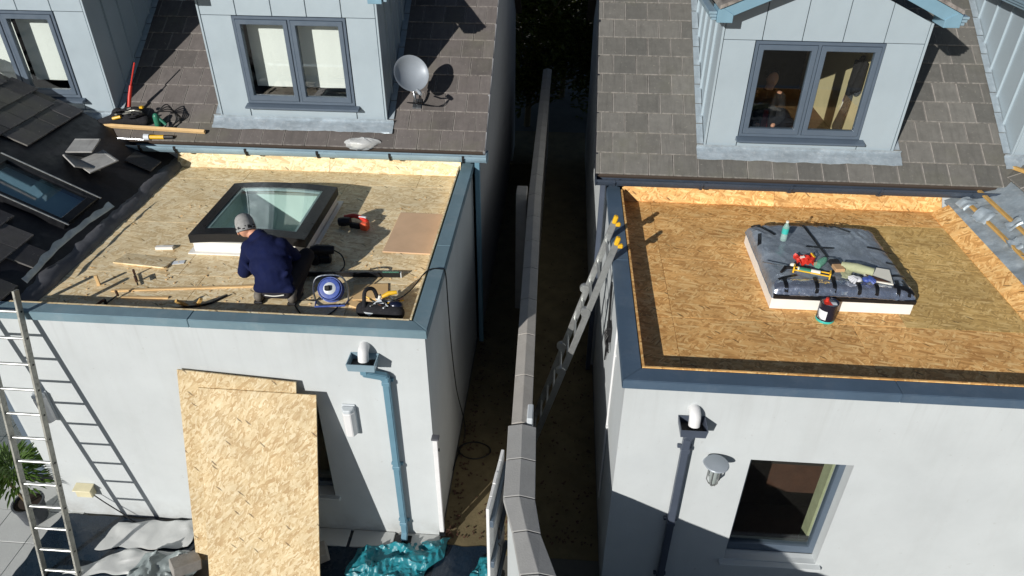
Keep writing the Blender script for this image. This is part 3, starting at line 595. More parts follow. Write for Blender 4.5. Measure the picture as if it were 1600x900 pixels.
random.seed(5); lean_tiles(felt2, lt2, 1, lambda a, y: a > .45, 'tile_grey')
mb = MB(); mb.grid(lambda u, v: (6.135+u*.36, .2+v*3.05, Zd+.13+.17*u+.028*nz(u*3, v*14)+.02*nz(u*8, v*40)), 6, 90, .004); mb.build('torn_flashing', 'lead', H2, smooth=True)
for k in range(2): MB().beam(lt2(.2+k*.19, .3, .05), lt2(.16+k*.2, 3.2, .05), .045, .03, (0, 0, 1)).build('roof_batten', 'old_pine', H2, .003)
for k in range(7):
    y = .9+k*.34; r0 = random.uniform(-.5, .5); c = lt2(.16+random.uniform(-.05, .2), y, .09)
    mb = MB(); q = Euler((random.uniform(-.3, .3), random.uniform(-.6, 0), r0)).to_matrix(); w, d = random.uniform(.12, .26), random.uniform(.12, .24)
    mb.grid(lambda u, v: c+q @ Vector(((u-.5)*w, (v-.5)*d, .03*nz(u*3+k, v*3)+.03*math.sin(u*4+k))), 8, 8, .004); mb.build('torn_flashing', 'lead', H2, smooth=True)
print('houses done')

# ------------------------------------------------------------------ boundary wall and gate
dw = thing('garden_wall', 'long low garden wall with ridged concrete caps running down the passage', 'wall', (.95, 1.0, 0))
near = [(.82, 1.096, -.23), (.835, 1.112, -.68), (.843, 1.126, -1.12), (.95, 1.19, -1.48), (1.038, 1.333, -1.88), (1.21, 1.50, -2.45), (1.42, 1.70, -3.0), (1.66, 1.94, -3.6), (1.9, 2.18, -4.2), (2.15, 2.43, -4.8)]
far = [(.85-.1*min(1, (y+.2)/5), .85-.1*min(1, (y+.2)/5)+.2, y) for y in [-.2+.72*k for k in range(17)]]
def caps(line, z, e, mt, ins):
    mb = MB()
    for (l0, r0, y0), (l1, r1, y1) in zip(line, line[1:]):
        mb2 = MB(); d = .006 if y1 < y0 else -.006
        sec = lambda l, r, y: [(l, y, z-.05), (r, y, z-.05), (r, y, z), ((l+r)/2, y, z+e), (l, y, z)]
        a, b = sec(l0, r0, y0-d), sec(l1, r1, y1+d); mb2.add(a+b, [(4, 3, 2, 1, 0), (5, 6, 7, 8, 9)] + [(i, (i+1) % 5, 5+(i+1) % 5, 5+i) for i in range(5)])
        mb2.build('wall_cap', mt, dw, .004)
        mb.add([(l0+ins, y0, 0), (r0-ins, y0, 0), (r0-ins, y0, z-.05), (l0+ins, y0, z-.05), (l1+ins, y1, 0), (r1-ins, y1, 0), (r1-ins, y1, z-.05), (l1+ins, y1, z-.05)],
               [(0, 1, 5, 4), (1, 2, 6, 5), (2, 3, 7, 6), (3, 0, 4, 7), (0, 1, 2, 3), (4, 5, 6, 7)])
    return mb
caps(near, 2.13, .035, 'concrete_cap', .04).build('wall_body', 'render_white', dw)
caps(far, 2.12, .03, 'concrete_wall', .03).build('wall_body', 'concrete_wall', dw)
MB().bb((.56, 4.7, 0), (.73, 5.0, 2.2)).build('pier', 'concrete_wall', dw, .01); MB().bb((1.0, -.2, 1.7), (1.06, .02, 2.2)).build('end_plate', 'grey_pvc', dw, .01)
MB().bb((.1, 9.6, .0), (.7, 9.75, .5)).build('cross_wall', 'alley', dw, .01)
gt = thing('side_gate', 'white side gate standing open against the garden wall', 'gate', (.74, -.65, 0))
ga, gb = Vector((.77, -.28, 0)), Vector((.69, -1.03, 0)); gd = (gb-ga).normalized()
for k in range(5):
    a = ga+gd*(.152*k+.003); b = ga+gd*(.152*(k+1)-.003); mb = MB(); mb.beam(a+Vector((0, 0, .98)), b+Vector((0, 0, .98)), .03, 1.72+.02*(k == 2)); mb.build('board', 'white_pvc', gt, .004)
for z in (.35, 1.0, 1.62): MB().beam(ga+Vector((.035, 0, z)), gb+Vector((.035, 0, z)), .035, .09).build('rail', 'frame_grey', gt, .004)
MB().box((.775, -.82, 1.22), (.02, .03, .16)).build('latch', 'black_metal', gt, .003); MB().tube([(.77, -.86, 1.12), (.80, -.9, 1.12), (.80, -.98, 1.10)], .008).build('handle', 'black_metal', gt)
mb = MB(); mb.bb((.006, -.062, .16), (.058, -.006, 1.66)); gp = mb.build('post', 'white_pvc', gt, .006); MB().box((.034, -.036, 1.69), (.08, .08, .02)).build('post_cap', 'lead_dark', gt, .003); MB().bb((.058, -.05, 1.5), (.07, -.03, 1.53)).build('keep', 'black_metal', gt); MB().bb((.0, -.07, .1), (.07, .0, .158)).build('post_shoe', 'black_metal', gt)

# ------------------------------------------------------------------ rainwater goods
def downpipe(label, x0, x1, yw, zt, xo, mt, hop, bend):
    t = thing('downpipe', label, 'downpipe', ((x0+x1)/2, yw, 0)); xc = (x0+x1)/2; d = .2
    def rect(a, b, c, z, i=0): return [(a+i, yw-c+i, z), (b-i, yw-c+i, z), (b-i, yw-.006-i, z), (a+i, yw-.006-i, z)]
    mb = MB(); zb = zt-.12; vs = rect(x0, x1, d, zt)+rect(x0+.01, x1-.01, d-.012, zb+.03)+rect(x0+.07, x1-.07, d-.07, zb)+rect(x0, x1, d, zt, .008)+rect(x0+.01, x1-.01, d-.012, zb+.035, .008)
    fs = []
    for lo, hi in ((0, 4), (4, 8)): fs += [(lo+i, lo+(i+1) % 4, hi+(i+1) % 4, hi+i) for i in range(4)]
    fs += [(8, 9, 10, 11)] + [(i, (i+1) % 4, 12+(i+1) % 4, 12+i) for i in range(4)] + [(12+i, 12+(i+1) % 4, 16+(i+1) % 4, 16+i) for i in range(4)] + [(16, 17, 18, 19)]
    mb.add(vs, fs); mb.build('hopper', hop, t)
    MB().bb((x0+.02, yw-d+.02, zb+.045), (x1-.02, yw-.02, zb+.05)).build('hopper_plate', 'black_rubber', t)  # black plate low inside the hopper
    mb = MB(); mb.tube(curve([(xc+.01, yw-.0, zt+.085), (xc+.01, yw-.045, zt+.085), (xc+.01, yw-.085, zt+.06), (xc+.01, yw-.105, zt-.02)], 5), .052, 18, cap=False); mb.tube(curve([(xc+.01, yw-.0, zt+.085), (xc+.01, yw-.045, zt+.085), (xc+.01, yw-.085, zt+.06), (xc+.01, yw-.105, zt-.02)], 5), .047, 18, cap=False); mb.build('outlet_pipe', 'white_pvc', t, smooth=True, recalc=False)
    if bend:
        q = [(xc, yw-.1, zb+.01), (xc, yw-.1, zb-.06), (xo, yw-.06, zb-.13), (xo, yw-.06, .12), (xo, yw-.13, .07)]
    else: q = [(xc, yw-.1, zb+.01), (xc, yw-.09, zb-.05), (xo, yw-.065, zb-.1), (xo, yw-.065, .05)]
    for a, b in zip(q, q[1:]):
        a, b = Vector(a), Vector(b); e = (b-a).normalized()*.012; MB().beam(a-e, b+e, .07, .065, (0, 1, .02)).build('pipe', mt, t, .008, seg=2)
    for z in ((zb-.2, 1.25, .3) if bend else (zb-.25, 1.3, .4)):
        MB().box((xo, yw-.062, z), (.082, .08, .05)).build('collar', mt, t, .006); MB().box((xo-.05, yw-.02, z), (.03, .035, .03)).build('clip', mt, t, .003); MB().box((xo+.05, yw-.02, z), (.03, .035, .03)).build('clip', mt, t, .003)
downpipe('pale blue cranked downpipe and hopper on the wall beside the leaning boards', -.745, -.465, 0, 2.78, -.41, 'pipe_blue', 'gutter_pale', True)
downpipe('slate grey straight downpipe and hopper beside the round topped wall lamp', 2.37, 2.61, FY, 2.7, 2.475, 'pipe_slate', 'pipe_slate', False)
cp = thing('downpipe', 'blue grey downpipe in the corner where extension meets gable', 'downpipe', (.075, 3.7, 0))
MB().beam((.085, 3.75, 0.02), (.085, 3.75, 3.22), .07, .07, (0, 1, 0)).build('pipe', 'pipe_blue', cp, .008); MB().box((.085, 3.75, 3.2), (.085, .085, .07)).build('collar', 'pipe_blue', cp, .006)
cp2 = thing('downpipe', 'slate downpipe at the passage corner under the dark gutter', 'downpipe', (1.8, 3.2, 0))
MB().beam((1.79, 3.18, .02), (1.79, 3.18, 3.22), .07, .07, (0, 1, 0)).build('pipe', 'pipe_slate', cp2, .008); MB().box((1.79, 3.18, 3.2), (.085, .085, .07)).build('collar', 'pipe_slate', cp2, .006)
# wall lamps and boxes
def lantern(label, x, z0, z1, y):
    t = thing('wall_light', label, 'wall light', (x, y, z0)); mb = MB()
    mb.bb((x-.07, y-.02, z0), (x+.07, y, z1)); mb.build('back_plate', 'grey_pvc', t, .006)
    mb = MB(); sec = [(x-.065, y-.021), (x-.065, y-.06), (x-.035, y-.105), (x+.035, y-.105), (x+.065, y-.06), (x+.065, y-.021)]; mb.prism([(a, b, z0+.02) for a, b in sec], (0, 0, z1-z0-.08)); mb.build('diffuser', 'white_pvc', t, .008)
    mb = MB(); mb.prism([(a*1.0, b, z1-.058) for a, b in sec], (0, 0, .05)); mb.build('cap', 'grey_pvc', t, .01)
lantern('white boxy wall lantern between the leaning boards and the blue downpipe', -.855, 1.68, 2.08, 0)
lantern('white boxy wall lantern behind the leaning ladder', -4.20, 1.62, 2.04, 0)
t = thing('wall_lamp', 'grey round topped wall lamp with caged glass beside the slate downpipe', 'wall lamp', (2.76, FY, 1.95)); cx, cy = 2.765, FY-.13
MB().lathe([(0, 2.262), (.06, 2.258), (.108, 2.246), (.114, 2.236), (.1, 2.234), (0, 2.236)][::-1], (cx, cy, 0), 24).build('shade', 'dish_grey', t, smooth=True)
MB().lathe([(0, 1.99), (.03, 1.99), (.036, 2.02), (.036, 2.2), (.032, 2.21), (0, 2.21)], (cx, cy, 0), 16).build('glass', 'lamp_glass', t, smooth=True)
for k in range(6): a = k*math.pi/3; MB().tube([(cx+.058*math.cos(a), cy+.058*math.sin(a), 2.23), (cx+.06*math.cos(a), cy+.06*math.sin(a), 2.03), (cx+.03*math.cos(a), cy+.03*math.sin(a), 1.97)], .0055, 6).build('cage_bar', 'aluminium', t)
MB().lathe([(0, 1.94), (.014, 1.945), (.03, 1.975), (0, 1.978)], (cx, cy, 0), 12).build('finial', 'aluminium', t); MB().lathe([(0, 0), (.06, 0), (.055, .02), (0, .025)], (cx-.03, FY-.001, 2.13), 18, Euler((R(90), 0, 0))).build('back_plate', 'dish_grey', t, smooth=True); MB().tube(curve([(cx-.03, FY-.02, 2.13), (cx-.03, FY-.06, 2.13), (cx-.01, cy+.03, 2.21)], 4), .012).build('arm', 'dish_grey', t)
t = thing('socket_box', 'ivory outdoor socket box low on the wall with a cable', 'socket box', (-4.2, 0, .4))
MB().box((-4.2, -.045, .48), (.2, .09, .13)).build('case', 'ivory_box', t, .01); MB().prism([(-4.31, -.001, .57), (-4.31, -.11, .545), (-4.31, -.11, .535), (-4.31, -.001, .55)], (.22, 0, 0)).build('lid', 'ivory_box', t, .003)
MB().tube(curve([(-4.12, -.05, .43), (-4.0, -.06, .3), (-3.84, -.07, .14), (-3.72, -.09, .03), (-3.6, -.1, .025)], 6), .007).build('lead', 'cable', t)
t = thing('junction_box', 'black cable junction box tucked under the slate blue coping', 'junction box', (1.85, 1.2, 2.3))
MB().box((1.845, 1.05, 2.38), (.05, .17, .2)).build('case', 'black_rubber', t, .01)
for k in range(3): MB().tube(curve([(1.835, 1.12+.03*k, 2.95), (1.84, 1.15+.04*k, 2.75), (1.845, 1.16+.05*k, 2.5), (1.85, 1.13+.08*k, 2.3), (1.848, 1.16+.05*k, 2.0-.1*k)], 5), .009).build('cable', 'cable', t)
for k in range(4): MB().tube(curve([(1.83, .95+.05*k, 2.40), (1.80, .93+.05*k, 2.33), (1.83, .9+.06*k, 2.24), (1.85, .95+.04*k, 2.16)], 4), .008).build('loop', 'cable', t)
t = thing('conduit', 'thin white conduit running down the passage side of the amber roofed house', 'conduit', (1.85, .4, 1.2)); MB().tube([(1.857, .36, 2.98), (1.857, .38, 2.1), (1.857, .40, .4)], .012).build('pipe', 'white_pvc', t)
for z in (2.6, 1.6): MB().box((1.86, .375, z), (.02, .05, .02)).build('clip', 'white_pvc', t)

# ------------------------------------------------------------------ satellite dish
t = thing('satellite_dish', 'grey satellite dish on a bracket above the brown tiles beside the dormer', 'dish', pt1(-.80, .72, .0))
base = pt1(-.80, .72, .03); hub = base+Vector((-.03, -.12, .33))
MB().box(base, (.12, .16, .02), Euler((P, 0, 0))).build('foot', 'steel', t, .003)
MB().tube(curve([base, base+Vector((0, -.12, .1)), hub+Vector((0, .06, -.05)), hub+Vector((0, .05, .06))], 5), .018, 10).build('mast', 'steel', t, smooth=True)
ax = Vector((.46, -.70, .5)).normalized(); xq = ax.cross(Vector((0, 0, 1))).normalized(); yq = xq.cross(ax); Q = Matrix((xq, yq, ax)).transposed()
cen = base+Vector((-.06, -.10, .43)); mb = MB(); n = 36
rim = .235; prof = [(rim*k/8, .095*(k/8)**2) for k in range(9)] + [(rim+.008, .097)] + [(rim*k/8, .095*(k/8)**2-.012) for k in range(8, -1, -1)]
mb.lathe(prof, cen, n, Q, sx=1.0, sy=1.0); mb.build('reflector', 'dish_grey', t, smooth=True)
lnb = cen+Q @ Vector((.02, -.30, .26)); MB().tube([cen+Q @ Vector((0, -.24, .01)), cen+Q @ Vector((.01, -.29, .12)), lnb], .011, 8).build('arm', 'steel', t)
MB().tube([lnb+Q @ Vector((0, .05, -.06)), lnb+Q @ Vector((0, 0, 0)), lnb+Q @ Vector((0, -.03, .03))], [.022, .026, .018], 10).build('receiver', 'dish_grey', t, smooth=True)
MB().box(cen+Q @ Vector((0, -.05, -.04)), (.1, .12, .06), Q).build('mount', 'steel', t, .006)
for k in range(3): MB().tube(curve([lnb, lnb+Vector((.03*k-.05, .05, -.16)), base+Vector((-.12+.06*k, -.1, .05)), base+Vector((-.03+.05*k, -.02, .02))], 5), .006, 6).build('cable', 'cable', t)

# ------------------------------------------------------------------ rooflights
rl = thing('rooflight', 'flat black framed glass rooflight on a white kerb in front of the worker', 'rooflight', (-2.275, 2.1, Zd)); X0, X1, Y0, Y1 = -2.93, -1.62, 1.46, 2.76
def ring(lo, hi, w, z0, z1):
    mb = MB(); holes_wall(mb, lo[0], hi[0], lo[1], hi[1], [(lo[0]+w, hi[0]-w, lo[1]+w, hi[1]-w)], z0, z1, axis='z'); return mb
ring((X0, Y0), (X1, Y1), .066, Zd+.001, Zd+.14).build('kerb', 'white_paint', rl, .004)
ring((X0-.06, Y0-.05), (X1+.06, Y1+.06), .05, Zd+.001, Zd+.016).build('base_strip', 'white_paint', rl)
ring((X0+.066, Y0+.066), (X1-.066, Y1-.066), .004, 2.55, Zd+.139).build('shaft_lining', 'interior_pale', rl); MB().bb((X0+.066, Y0+.066, 2.5), (X1-.066, Y1-.066, 2.549)).build('added_pale_board', 'interior_pale', rl)  # white board added across the shaft so the glass above looks pale
arch = lambda x: .04*(1-((x-(X0+X1)/2)/((X1-X0)/2+.02))**2)
fx0, fx1, fy0, fy1 = X0-.02, X1+.02, Y0-.02, Y1+.02
def arch_ring(lo, hi, w, z0, z1):
    mb = ring(lo, hi, w, z0, z1)
    # subdivide along x so the ring can bow
    out = MB()
    for f in mb.f:
        p = [mb.v[i] for i in f]; xa, xb = min(q.x for q in p), max(q.x for q in p)
        if xb-xa < .05: out.add([(q.x, q.y, q.z+arch(q.x)) for q in p], [tuple(range(len(p)))]); continue
        a = [q for q in p if abs(q.x-xa) < 1e-6]; b = [q for q in p if abs(q.x-xb) < 1e-6]
        if a[0].y != b[0].y or a[0].z != b[0].z: b = b[::-1]
        m = max(1, int((xb-xa)/.1))
        for k in range(m):
            u, v = k/m, (k+1)/m; r = [a[0].lerp(b[0], u), a[0].lerp(b[0], v), a[1].lerp(b[1], v), a[1].lerp(b[1], u)]; out.add([(q.x, q.y, q.z+arch(q.x)) for q in r], [(0, 1, 2, 3)])
    return out
arch_ring((fx0, fy0), (fx1, fy1), .05, Zd+.13, Zd+.225).build('frame', 'black_metal', rl)
arch_ring((fx0+.002, fy0+.002), (fx1-.002, fy1-.002), .14, Zd+.2255, Zd+.236).build('frame_border', 'black_metal', rl)
arch_ring((fx0+.12, fy0+.12), (fx1-.12, fy1-.12), .055, Zd+.195, Zd+.222).build('inner_frame', 'grey_pvc', rl)
mb = MB(); mb.grid(lambda u, v: (fx0+.14+u*(fx1-fx0-.28), fy0+.14+v*(fy1-fy0-.28), Zd+.234+arch(fx0+.14+u*(fx1-fx0-.28))), 14, 1, .008); mb.build('pane', 'skylight_glass', rl, smooth=True)

r2 = thing('rooflight', 'rooflight wrapped in grey sheeting with black tape and scattered tools on top', 'rooflight', (4.14, 1.5, Zd)); X2, X3, Y2, Y3 = 3.46, 4.82, .87, 2.16
ring((X2-.025, Y2-.025), (X3+.025, Y3+.02), .09, Zd+.001, Zd+.135).build('kerb', 'white_paint', r2, .004)
def dz(x, y):
    u = (x-(X2+X3)/2)/((X3-X2)/2+.03); v = (y-(Y2+Y3)/2)/((Y3-Y2)/2+.03); u = max(-1, min(1, u)); v = max(-1, min(1, v))
    return Zd+.14+.125*((1-abs(u)**18)*(1-abs(v)**18))**.4+.035*(1-u*u)*(1-.3*v*v)
def wrap(u, v):
    s = lambda t: math.copysign(1-(1-abs(2*t-1))**2.3, 2*t-1)
    x = (X2+X3)/2+s(u)*((X3-X2)/2+.035); y = (Y2+Y3)/2+s(v)*((Y3-Y2)/2+.035)
    return (x+.006*nz(x*9, y*9, 3), y+.006*nz(x*9, y*9, 8), dz(x, y)+.010*nz(x*5, y*5)+.012*abs(nz(x*11+y*4, y*5))+.004*nz(x*30, y*30))
mb = MB(); mb.grid(wrap, 110, 100, .004); mb.build('cover_sheet', 'polythene', r2, smooth=True)
def foil_fn(u, v):
    x = X2-.01+u*(X3-X2+.03); y = Y2-.045+v*.15; return (x, y-.004+.004*nz(x*20, v*5), dz(x, max(y, Y2-.0295))+.014+.01*nz(x*16, v*6)+.006*nz(x*40, v*9))
mb = MB(); mb.grid(foil_fn, 70, 9, .003); mb.build('foil_edge', 'foil', r2, smooth=True)
MB().bb((X2-.02, Y2-.052, Zd+.136), (X3+.03, Y2-.004, Zd+.19)).build('frame', 'black_metal', r2, .008)
def strip(a, b, w, over=False, n=18):
    a, b = Vector(a), Vector(b); d = (b-a).normalized(); p = Vector((-d.y, d.x)); mb = MB()
    mb.grid(lambda u, v: (lambda q: (q.x, q.y, dz(q.x, q.y)+.024+.008*nz(q.x*5, q.y*5)))((a.lerp(b, u)+p*((v-.5)*w)).to_3d()), n, 2, .004); mb.build('tape', 'tape', r2)
for a, b, w in (((4.02, 2.15), (4.11, 1.28), .03), ((3.93, 1.60), (4.22, 1.58), .028), ((3.52, 2.1), (3.66, 1.86), .03), ((4.36, 2.12), (4.52, 1.98), .03), ((4.6, 1.66), (4.83, 1.60), .03), ((4.66, 1.1), (4.84, 1.13), .03), ((4.7, 1.36), (4.82, 1.34), .03), ((3.5, .98), (3.68, 1.02), .03), ((3.5, 1.9), (3.46, 1.7), .03), ((3.46, 2.12), (3.56, 2.12), .05), ((4.62, .92), (4.83, .88), .05), ((3.84, 2.17), (3.86, 2.08), .06), ((4.3, 2.17), (4.34, 2.06), .03)): strip(a, b, w)
for x in (3.56, 3.86, 4.03, 4.28, 4.45, 4.66, 4.77): strip((x, .835), (x+random.uniform(-.02, .02), 1.0+random.uniform(-.02, .03)), .038)

# roof window in the stripped slope
rw = thing('roof_window', 'dark framed roof window reflecting sky in the stripped tile slope', 'roof window', lt1(.7, 1.9))
def lbox(a0, a1, y0, y1, h0, h1): return MB().add([lt1(a, y, h-.055) for h in (h0, h1) for a, y in ((a0, y0), (a1, y0), (a1, y1), (a0, y1))], [(0, 1, 2, 3), (4, 5, 6, 7), (0, 1, 5, 4), (1, 2, 6, 5), (2, 3, 7, 6), (3, 0, 4, 7)])
wa0, wa1, wy0, wy1 = .25, 1.42, 1.52, 2.24
lbox(wa0, wa1, wy0, wy0+.09, .02, .13).build('frame', 'black_metal', rw, .006); lbox(wa0, wa1, wy1-.09, wy1, .02, .13).build('frame', 'black_metal', rw, .006); lbox(wa0, wa0+.10, wy0+.09, wy1-.09, .02, .125).build('frame', 'black_metal', rw, .006); lbox(wa1-.12, wa1, wy0+.09, wy1-.09, .02, .14).build('frame', 'black_metal', rw, .006)
lbox(wa0+.1, wa1-.12, wy0+.09, wy1-.09, .095, .103).build('pane', 'roof_glass', rw); lbox(wa0+.1, wa1-.12, wy0+.09, wy1-.09, .022, .03).build('blind', 'interior_pale', rw)  # white panel added close under the pane to lighten the glass like reflected sky
for y in (wy0+.012, wy1-.03): lbox(wa0-.03, wa1, y, y+.02, .131, .142).build('cover_strip', 'aluminium', rw, .003)
lbox(wa0-.14, wa0-.002, wy0-.05, wy1+.05, .03, .05).build('apron', 'lead_dark', rw)
q0 = Matrix(((0, -math.cos(LP), math.sin(LP)), (-1, 0, 0), (0, math.sin(LP), math.cos(LP))))
for k, (a, y, h, r0, lab) in enumerate(((.86, 2.95, .07, .25, 'loose slate grey tile lying flat uppermost on the stripped slope'), (.60, 2.80, .075, -.5, 'loose slate grey tile tilted against the flat one on the stripped slope'), (.74, 2.72, .05, .9, 'loose slate grey tile half hidden under two others on the stripped slope'))):
    mb = MB(); mb.box((0, 0, 0), (.31, .40, .02)); mb.box((0, .17, .012), (.30, .03, .008)); me = mb.mesh('loose_tile', 'tile_pale', .004)
    o = inst(me, 'loose_tile', lt1(a, y, h+(.085, .05, .02)[k]), (0, 0, 0), None); o.rotation_euler = (Euler((random.uniform(-.05, .15), LP*(.15, .5, .95)[k], r0)).to_matrix()).to_euler(); tag(o, lab, 'tile')

# ------------------------------------------------------------------ ladders
t = thing('ladder', 'tall aluminium ladder leaning on the teal coping by the patio', 'ladder', (-4.13, -.88, 0))
A = lambda z, x: Vector((x, -.87+.80*z/3.1, z))
for x in (-3.945, -4.345):
    MB().beam(A(.03, x), A(3.34, x), .028, .068, (0, -1, .26)).build('rail', 'dirty_aluminium', t, .004); MB().box(A(.02, x), (.04, .09, .05)).build('foot', 'black_rubber', t, .006)
    for k in range(12): p = A(.1+.275*k, x+(.0145 if x > -4 else -.0145)); MB().lathe([(0, -.001), (.012, -.001), (.011, .003), (0, .003)], p, 10, Euler((0, R(90), 0))).build('rung_end', 'black_rubber', t)
for k in range(12): MB().tube([A(.1+.275*k, -4.332), A(.1+.275*k, -3.958)], .016, 10).build('rung', 'aluminium', t, smooth=True)
t = thing('ladder', 'hinged aluminium ladder with yellow tips leaning on the slate blue coping in the passage', 'ladder', (1.0, 1.62, 0))
B = lambda z, y: Vector((.965+.268*z, y, z))
for y in (1.36, 1.84):
    for a, b in ((.03, 1.5), (1.53, 2.4), (2.43, 3.34)): MB().beam(B(a, y), B(b, y), .03, .075, (1, 0, -.27)).build('rail', 'aluminium', t, .006)
    for z in (1.515, 2.415): MB().lathe([(0, -.03), (.055, -.03), (.06, -.02), (.06, .02), (.055, .03), (0, .03)], B(z, y)-Vector((.03, 0, 0)), 16, Euler((R(90), 0, 0))).build('hinge', 'aluminium', t, smooth=True); 
    MB().box(B(3.36, y), (.05, .06, .10), Euler((0, R(15), 0))).build('tip', 'plastic_yellow', t, .012); MB().box(B(3.31, y)+Vector((.05, 0, -.01)), (.06, .05, .05)).build('tip_pad', 'plastic_yellow', t, .012); MB().box(B(.025, y), (.09, .06, .05)).build('foot', 'black_rubber', t, .008)
for k in range(11): z = .28+.28*k; MB().tube([B(z, 1.375), B(z, 1.825)], .016, 10).build('rung', 'aluminium', t, smooth=True)

# ------------------------------------------------------------------ sheets leaning on the wall
def leaning(label, xc, yb, tilt, rz, zl, w=1.225, h=2.44):
    me = MB().box((0, h/2, 0), (w, h, .018)).mesh('osb_sheet', 'osb_pale', .0015); o = inst(me, 'osb_sheet', (xc, yb, zl), (0, 0, 0), None)
    o.rotation_euler = (Matrix.Rotation(R(90)-tilt, 3, 'X') @ Matrix.Rotation(rz, 3, 'Z')).to_euler(); return tag(o, label, 'board')
leaning('pale strand board leaning on the wall in front of another sheet', -1.77, -.99, math.asin(.885/2.44), R(-.6), .012)
leaning('pale strand board leaning steeply behind the other sheet, its top corner showing', -2.10, -.58, math.asin(.53/2.44), R(-3.6), .055)

# ------------------------------------------------------------------ the worker crouching at the rooflight
wk = thing('person', 'worker in navy jacket and grey beanie crouching at the glass rooflight', 'person', (-1.68, .6, Zd))
hip = (-1.62, .60, 3.17); che = (-1.74, .80, 3.40); sl_, sr_ = (-1.95, .84, 3.40), (-1.61, .82, 3.45); nk = (-1.86, .92, 3.49); hd = Vector((-2.02, .985, 3.565))
eL, hL, eR, hR = (-2.05, .80, 3.13), (-1.93, 1.16, 3.05), (-1.51, .90, 3.25), (-1.66, 1.24, 3.14)
kL, kR, aL, aR = (-1.90, 1.02, 3.25), (-1.44, 1.02, 3.22), (-1.83, .66, 3.02), (-1.47, .66, 3.02)
body = [('e', hip, (.15, .12, .13)), ('e', che, (.17, .11, .15)), ('c', hip, che, .12, .13), ('c', che, nk, .08, .055), ('c', nk, hd-Vector((0, 0, .04)), .055, .06), ('e', hd, (.078, .098, .11)),
        ('c', sl_, eL, .05, .042), ('c', eL, hL, .04, .028), ('c', sr_, eR, .05, .042), ('c', eR, hR, .04, .028), ('c', che, sl_, .08, .06), ('c', che, sr_, .08, .06),
        ('c', (-1.70, .62, 3.15), kL, .08, .06), ('c', kL, aL, .055, .04), ('c', (-1.54, .62, 3.15), kR, .08, .06), ('c', kR, aR, .055, .04),
        ('e', hd+Vector((-.045, .092, -.015)), (.016, .02, .022))]
for w, h, s in ((hL, Vector(hL)-Vector(eL), -1), (hR, Vector(hR)-Vector(eR), 1)):
    d = h.normalized(); w = Vector(w); side = d.cross(Vector((0, 0, 1))).normalized(); body.append(('e', w+d*.045, (.036, .05, .018)))
    for k, L in enumerate((.058, .068, .064, .05)):
        b = w+d*.085+side*(.026-.0175*k); m_ = b+d*L*.5-Vector((0, 0, .006)); body += [('c', b, m_, .0085, .008), ('c', m_, m_+(d*.6-Vector((0, 0, .75))).normalized()*L*.55, .008, .0065)]
    b = w+d*.03-side*s*.03; m_ = b+(d-side*s*.7).normalized()*.04; body += [('c', b, m_, .011, .0095), ('c', m_, m_+d*.03, .009, .007)]
blob('body', body, 'skin', wk, .0085, 3)
jk = [('e', (-1.645, .60, 3.17), (.21, .145, .13)), ('e', (-1.69, .67, 3.29), (.225, .155, .17)), ('e', (-1.74, .77, 3.40), (.235, .14, .14)), ('c', (-1.65, .62, 3.2), che, .17, .175), ('c', che, nk, .11, .085), ('c', che, sl_, .11, .095), ('c', che, sr_, .11, .095),
      ('c', sl_, eL, .088, .072), ('c', eL, Vector(eL).lerp(Vector(hL), .88), .068, .046), ('c', sr_, eR, .09, .075), ('c', eR, Vector(eR).lerp(Vector(hR), .88), .07, .048), ('c', (-1.9, .90, 3.47), (-1.80, .87, 3.50), .075, .07)]
# creases and folds
for a, b, r in (((-1.62, .52, 3.16), (-1.48, .56, 3.30), .03), ((-1.75, .55, 3.17), (-1.82, .62, 3.3), .028), ((-1.58, .50, 3.22), (-1.72, .54, 3.36), .02), ((-2.02, .76, 3.30), (-1.93, .7, 3.22), .025), ((-1.50, .74, 3.36), (-1.55, .66, 3.28), .028), ((-1.80, .53, 3.12), (-1.46, .53, 3.12), .055)): jk.append(('c', a, b, r, r*.8))
blob('jacket', jk, 'navy_cloth', wk, .012, 4)
tr = [('e', (-1.63, .61, 3.09), (.155, .10, .10)), ('c', (-1.71, .62, 3.13), kL, .115, .088), ('c', kL, aL, .082, .06), ('c', (-1.53, .62, 3.13), kR, .115, .088), ('c', kR, aR, .082, .06), ('c', aL, (-1.83, .6, 2.99), .062, .06), ('c', aR, (-1.47, .6, 2.99), .062, .06), ('c', (-1.72, .54, 3.06), (-1.52, .54, 3.06), .06, .06)]
blob('trousers', tr, 'trouser', wk, .012, 4)
for x, s in ((-1.83, -1), (-1.48, 1)):
    blob('boot', [('c', (x, .55, 2.985), (x+s*.02, .74, 2.972), .048, .042), ('e', (x, .55, 3.0), (.05, .055, .055)), ('c', (x, .55, 3.0), (x, .6, 3.05), .048, .05)], 'boot', wk, .009, 4); 
    mb = MB(); mb.prism([(x-.045, .50, Zd+.003), (x+.045, .50, Zd+.003), (x+.05+s*.02, .70, Zd+.003), (x+s*.02, .79, Zd+.003), (x-.05+s*.02, .70, Zd+.003)], (0, 0, .025)); mb.build('sole', 'black_rubber', wk, .006)
Qh = (Matrix.Rotation(.25, 3, 'Z') @ Matrix.Rotation(-.55, 3, 'X') @ Matrix.Rotation(-.18, 3, 'Y'))
mb = MB(); HN = 44; hp = [(.094, -.058), (.103, -.056), (.107, -.046), (.107, -.034), (.1065, -.022), (.106, -.010), (.104, -.004), (.102, .02), (.099, .045), (.09, .075), (.074, .1), (.045, .118), (.018, .126), (0, .127)]
mb.lathe(hp, hd+Vector((0, 0, .02)), HN, Qh, sx=.94, sy=1.1); random.seed(8)
pat = [random.random() for _ in range(HN*3)]
for r_ in range(3):
    for k in range(HN):
        if pat[(k//2)*3 % len(pat)+r_] < .62 and k % 4 != 3: mb.m[(2+r_)*HN+k] = 1
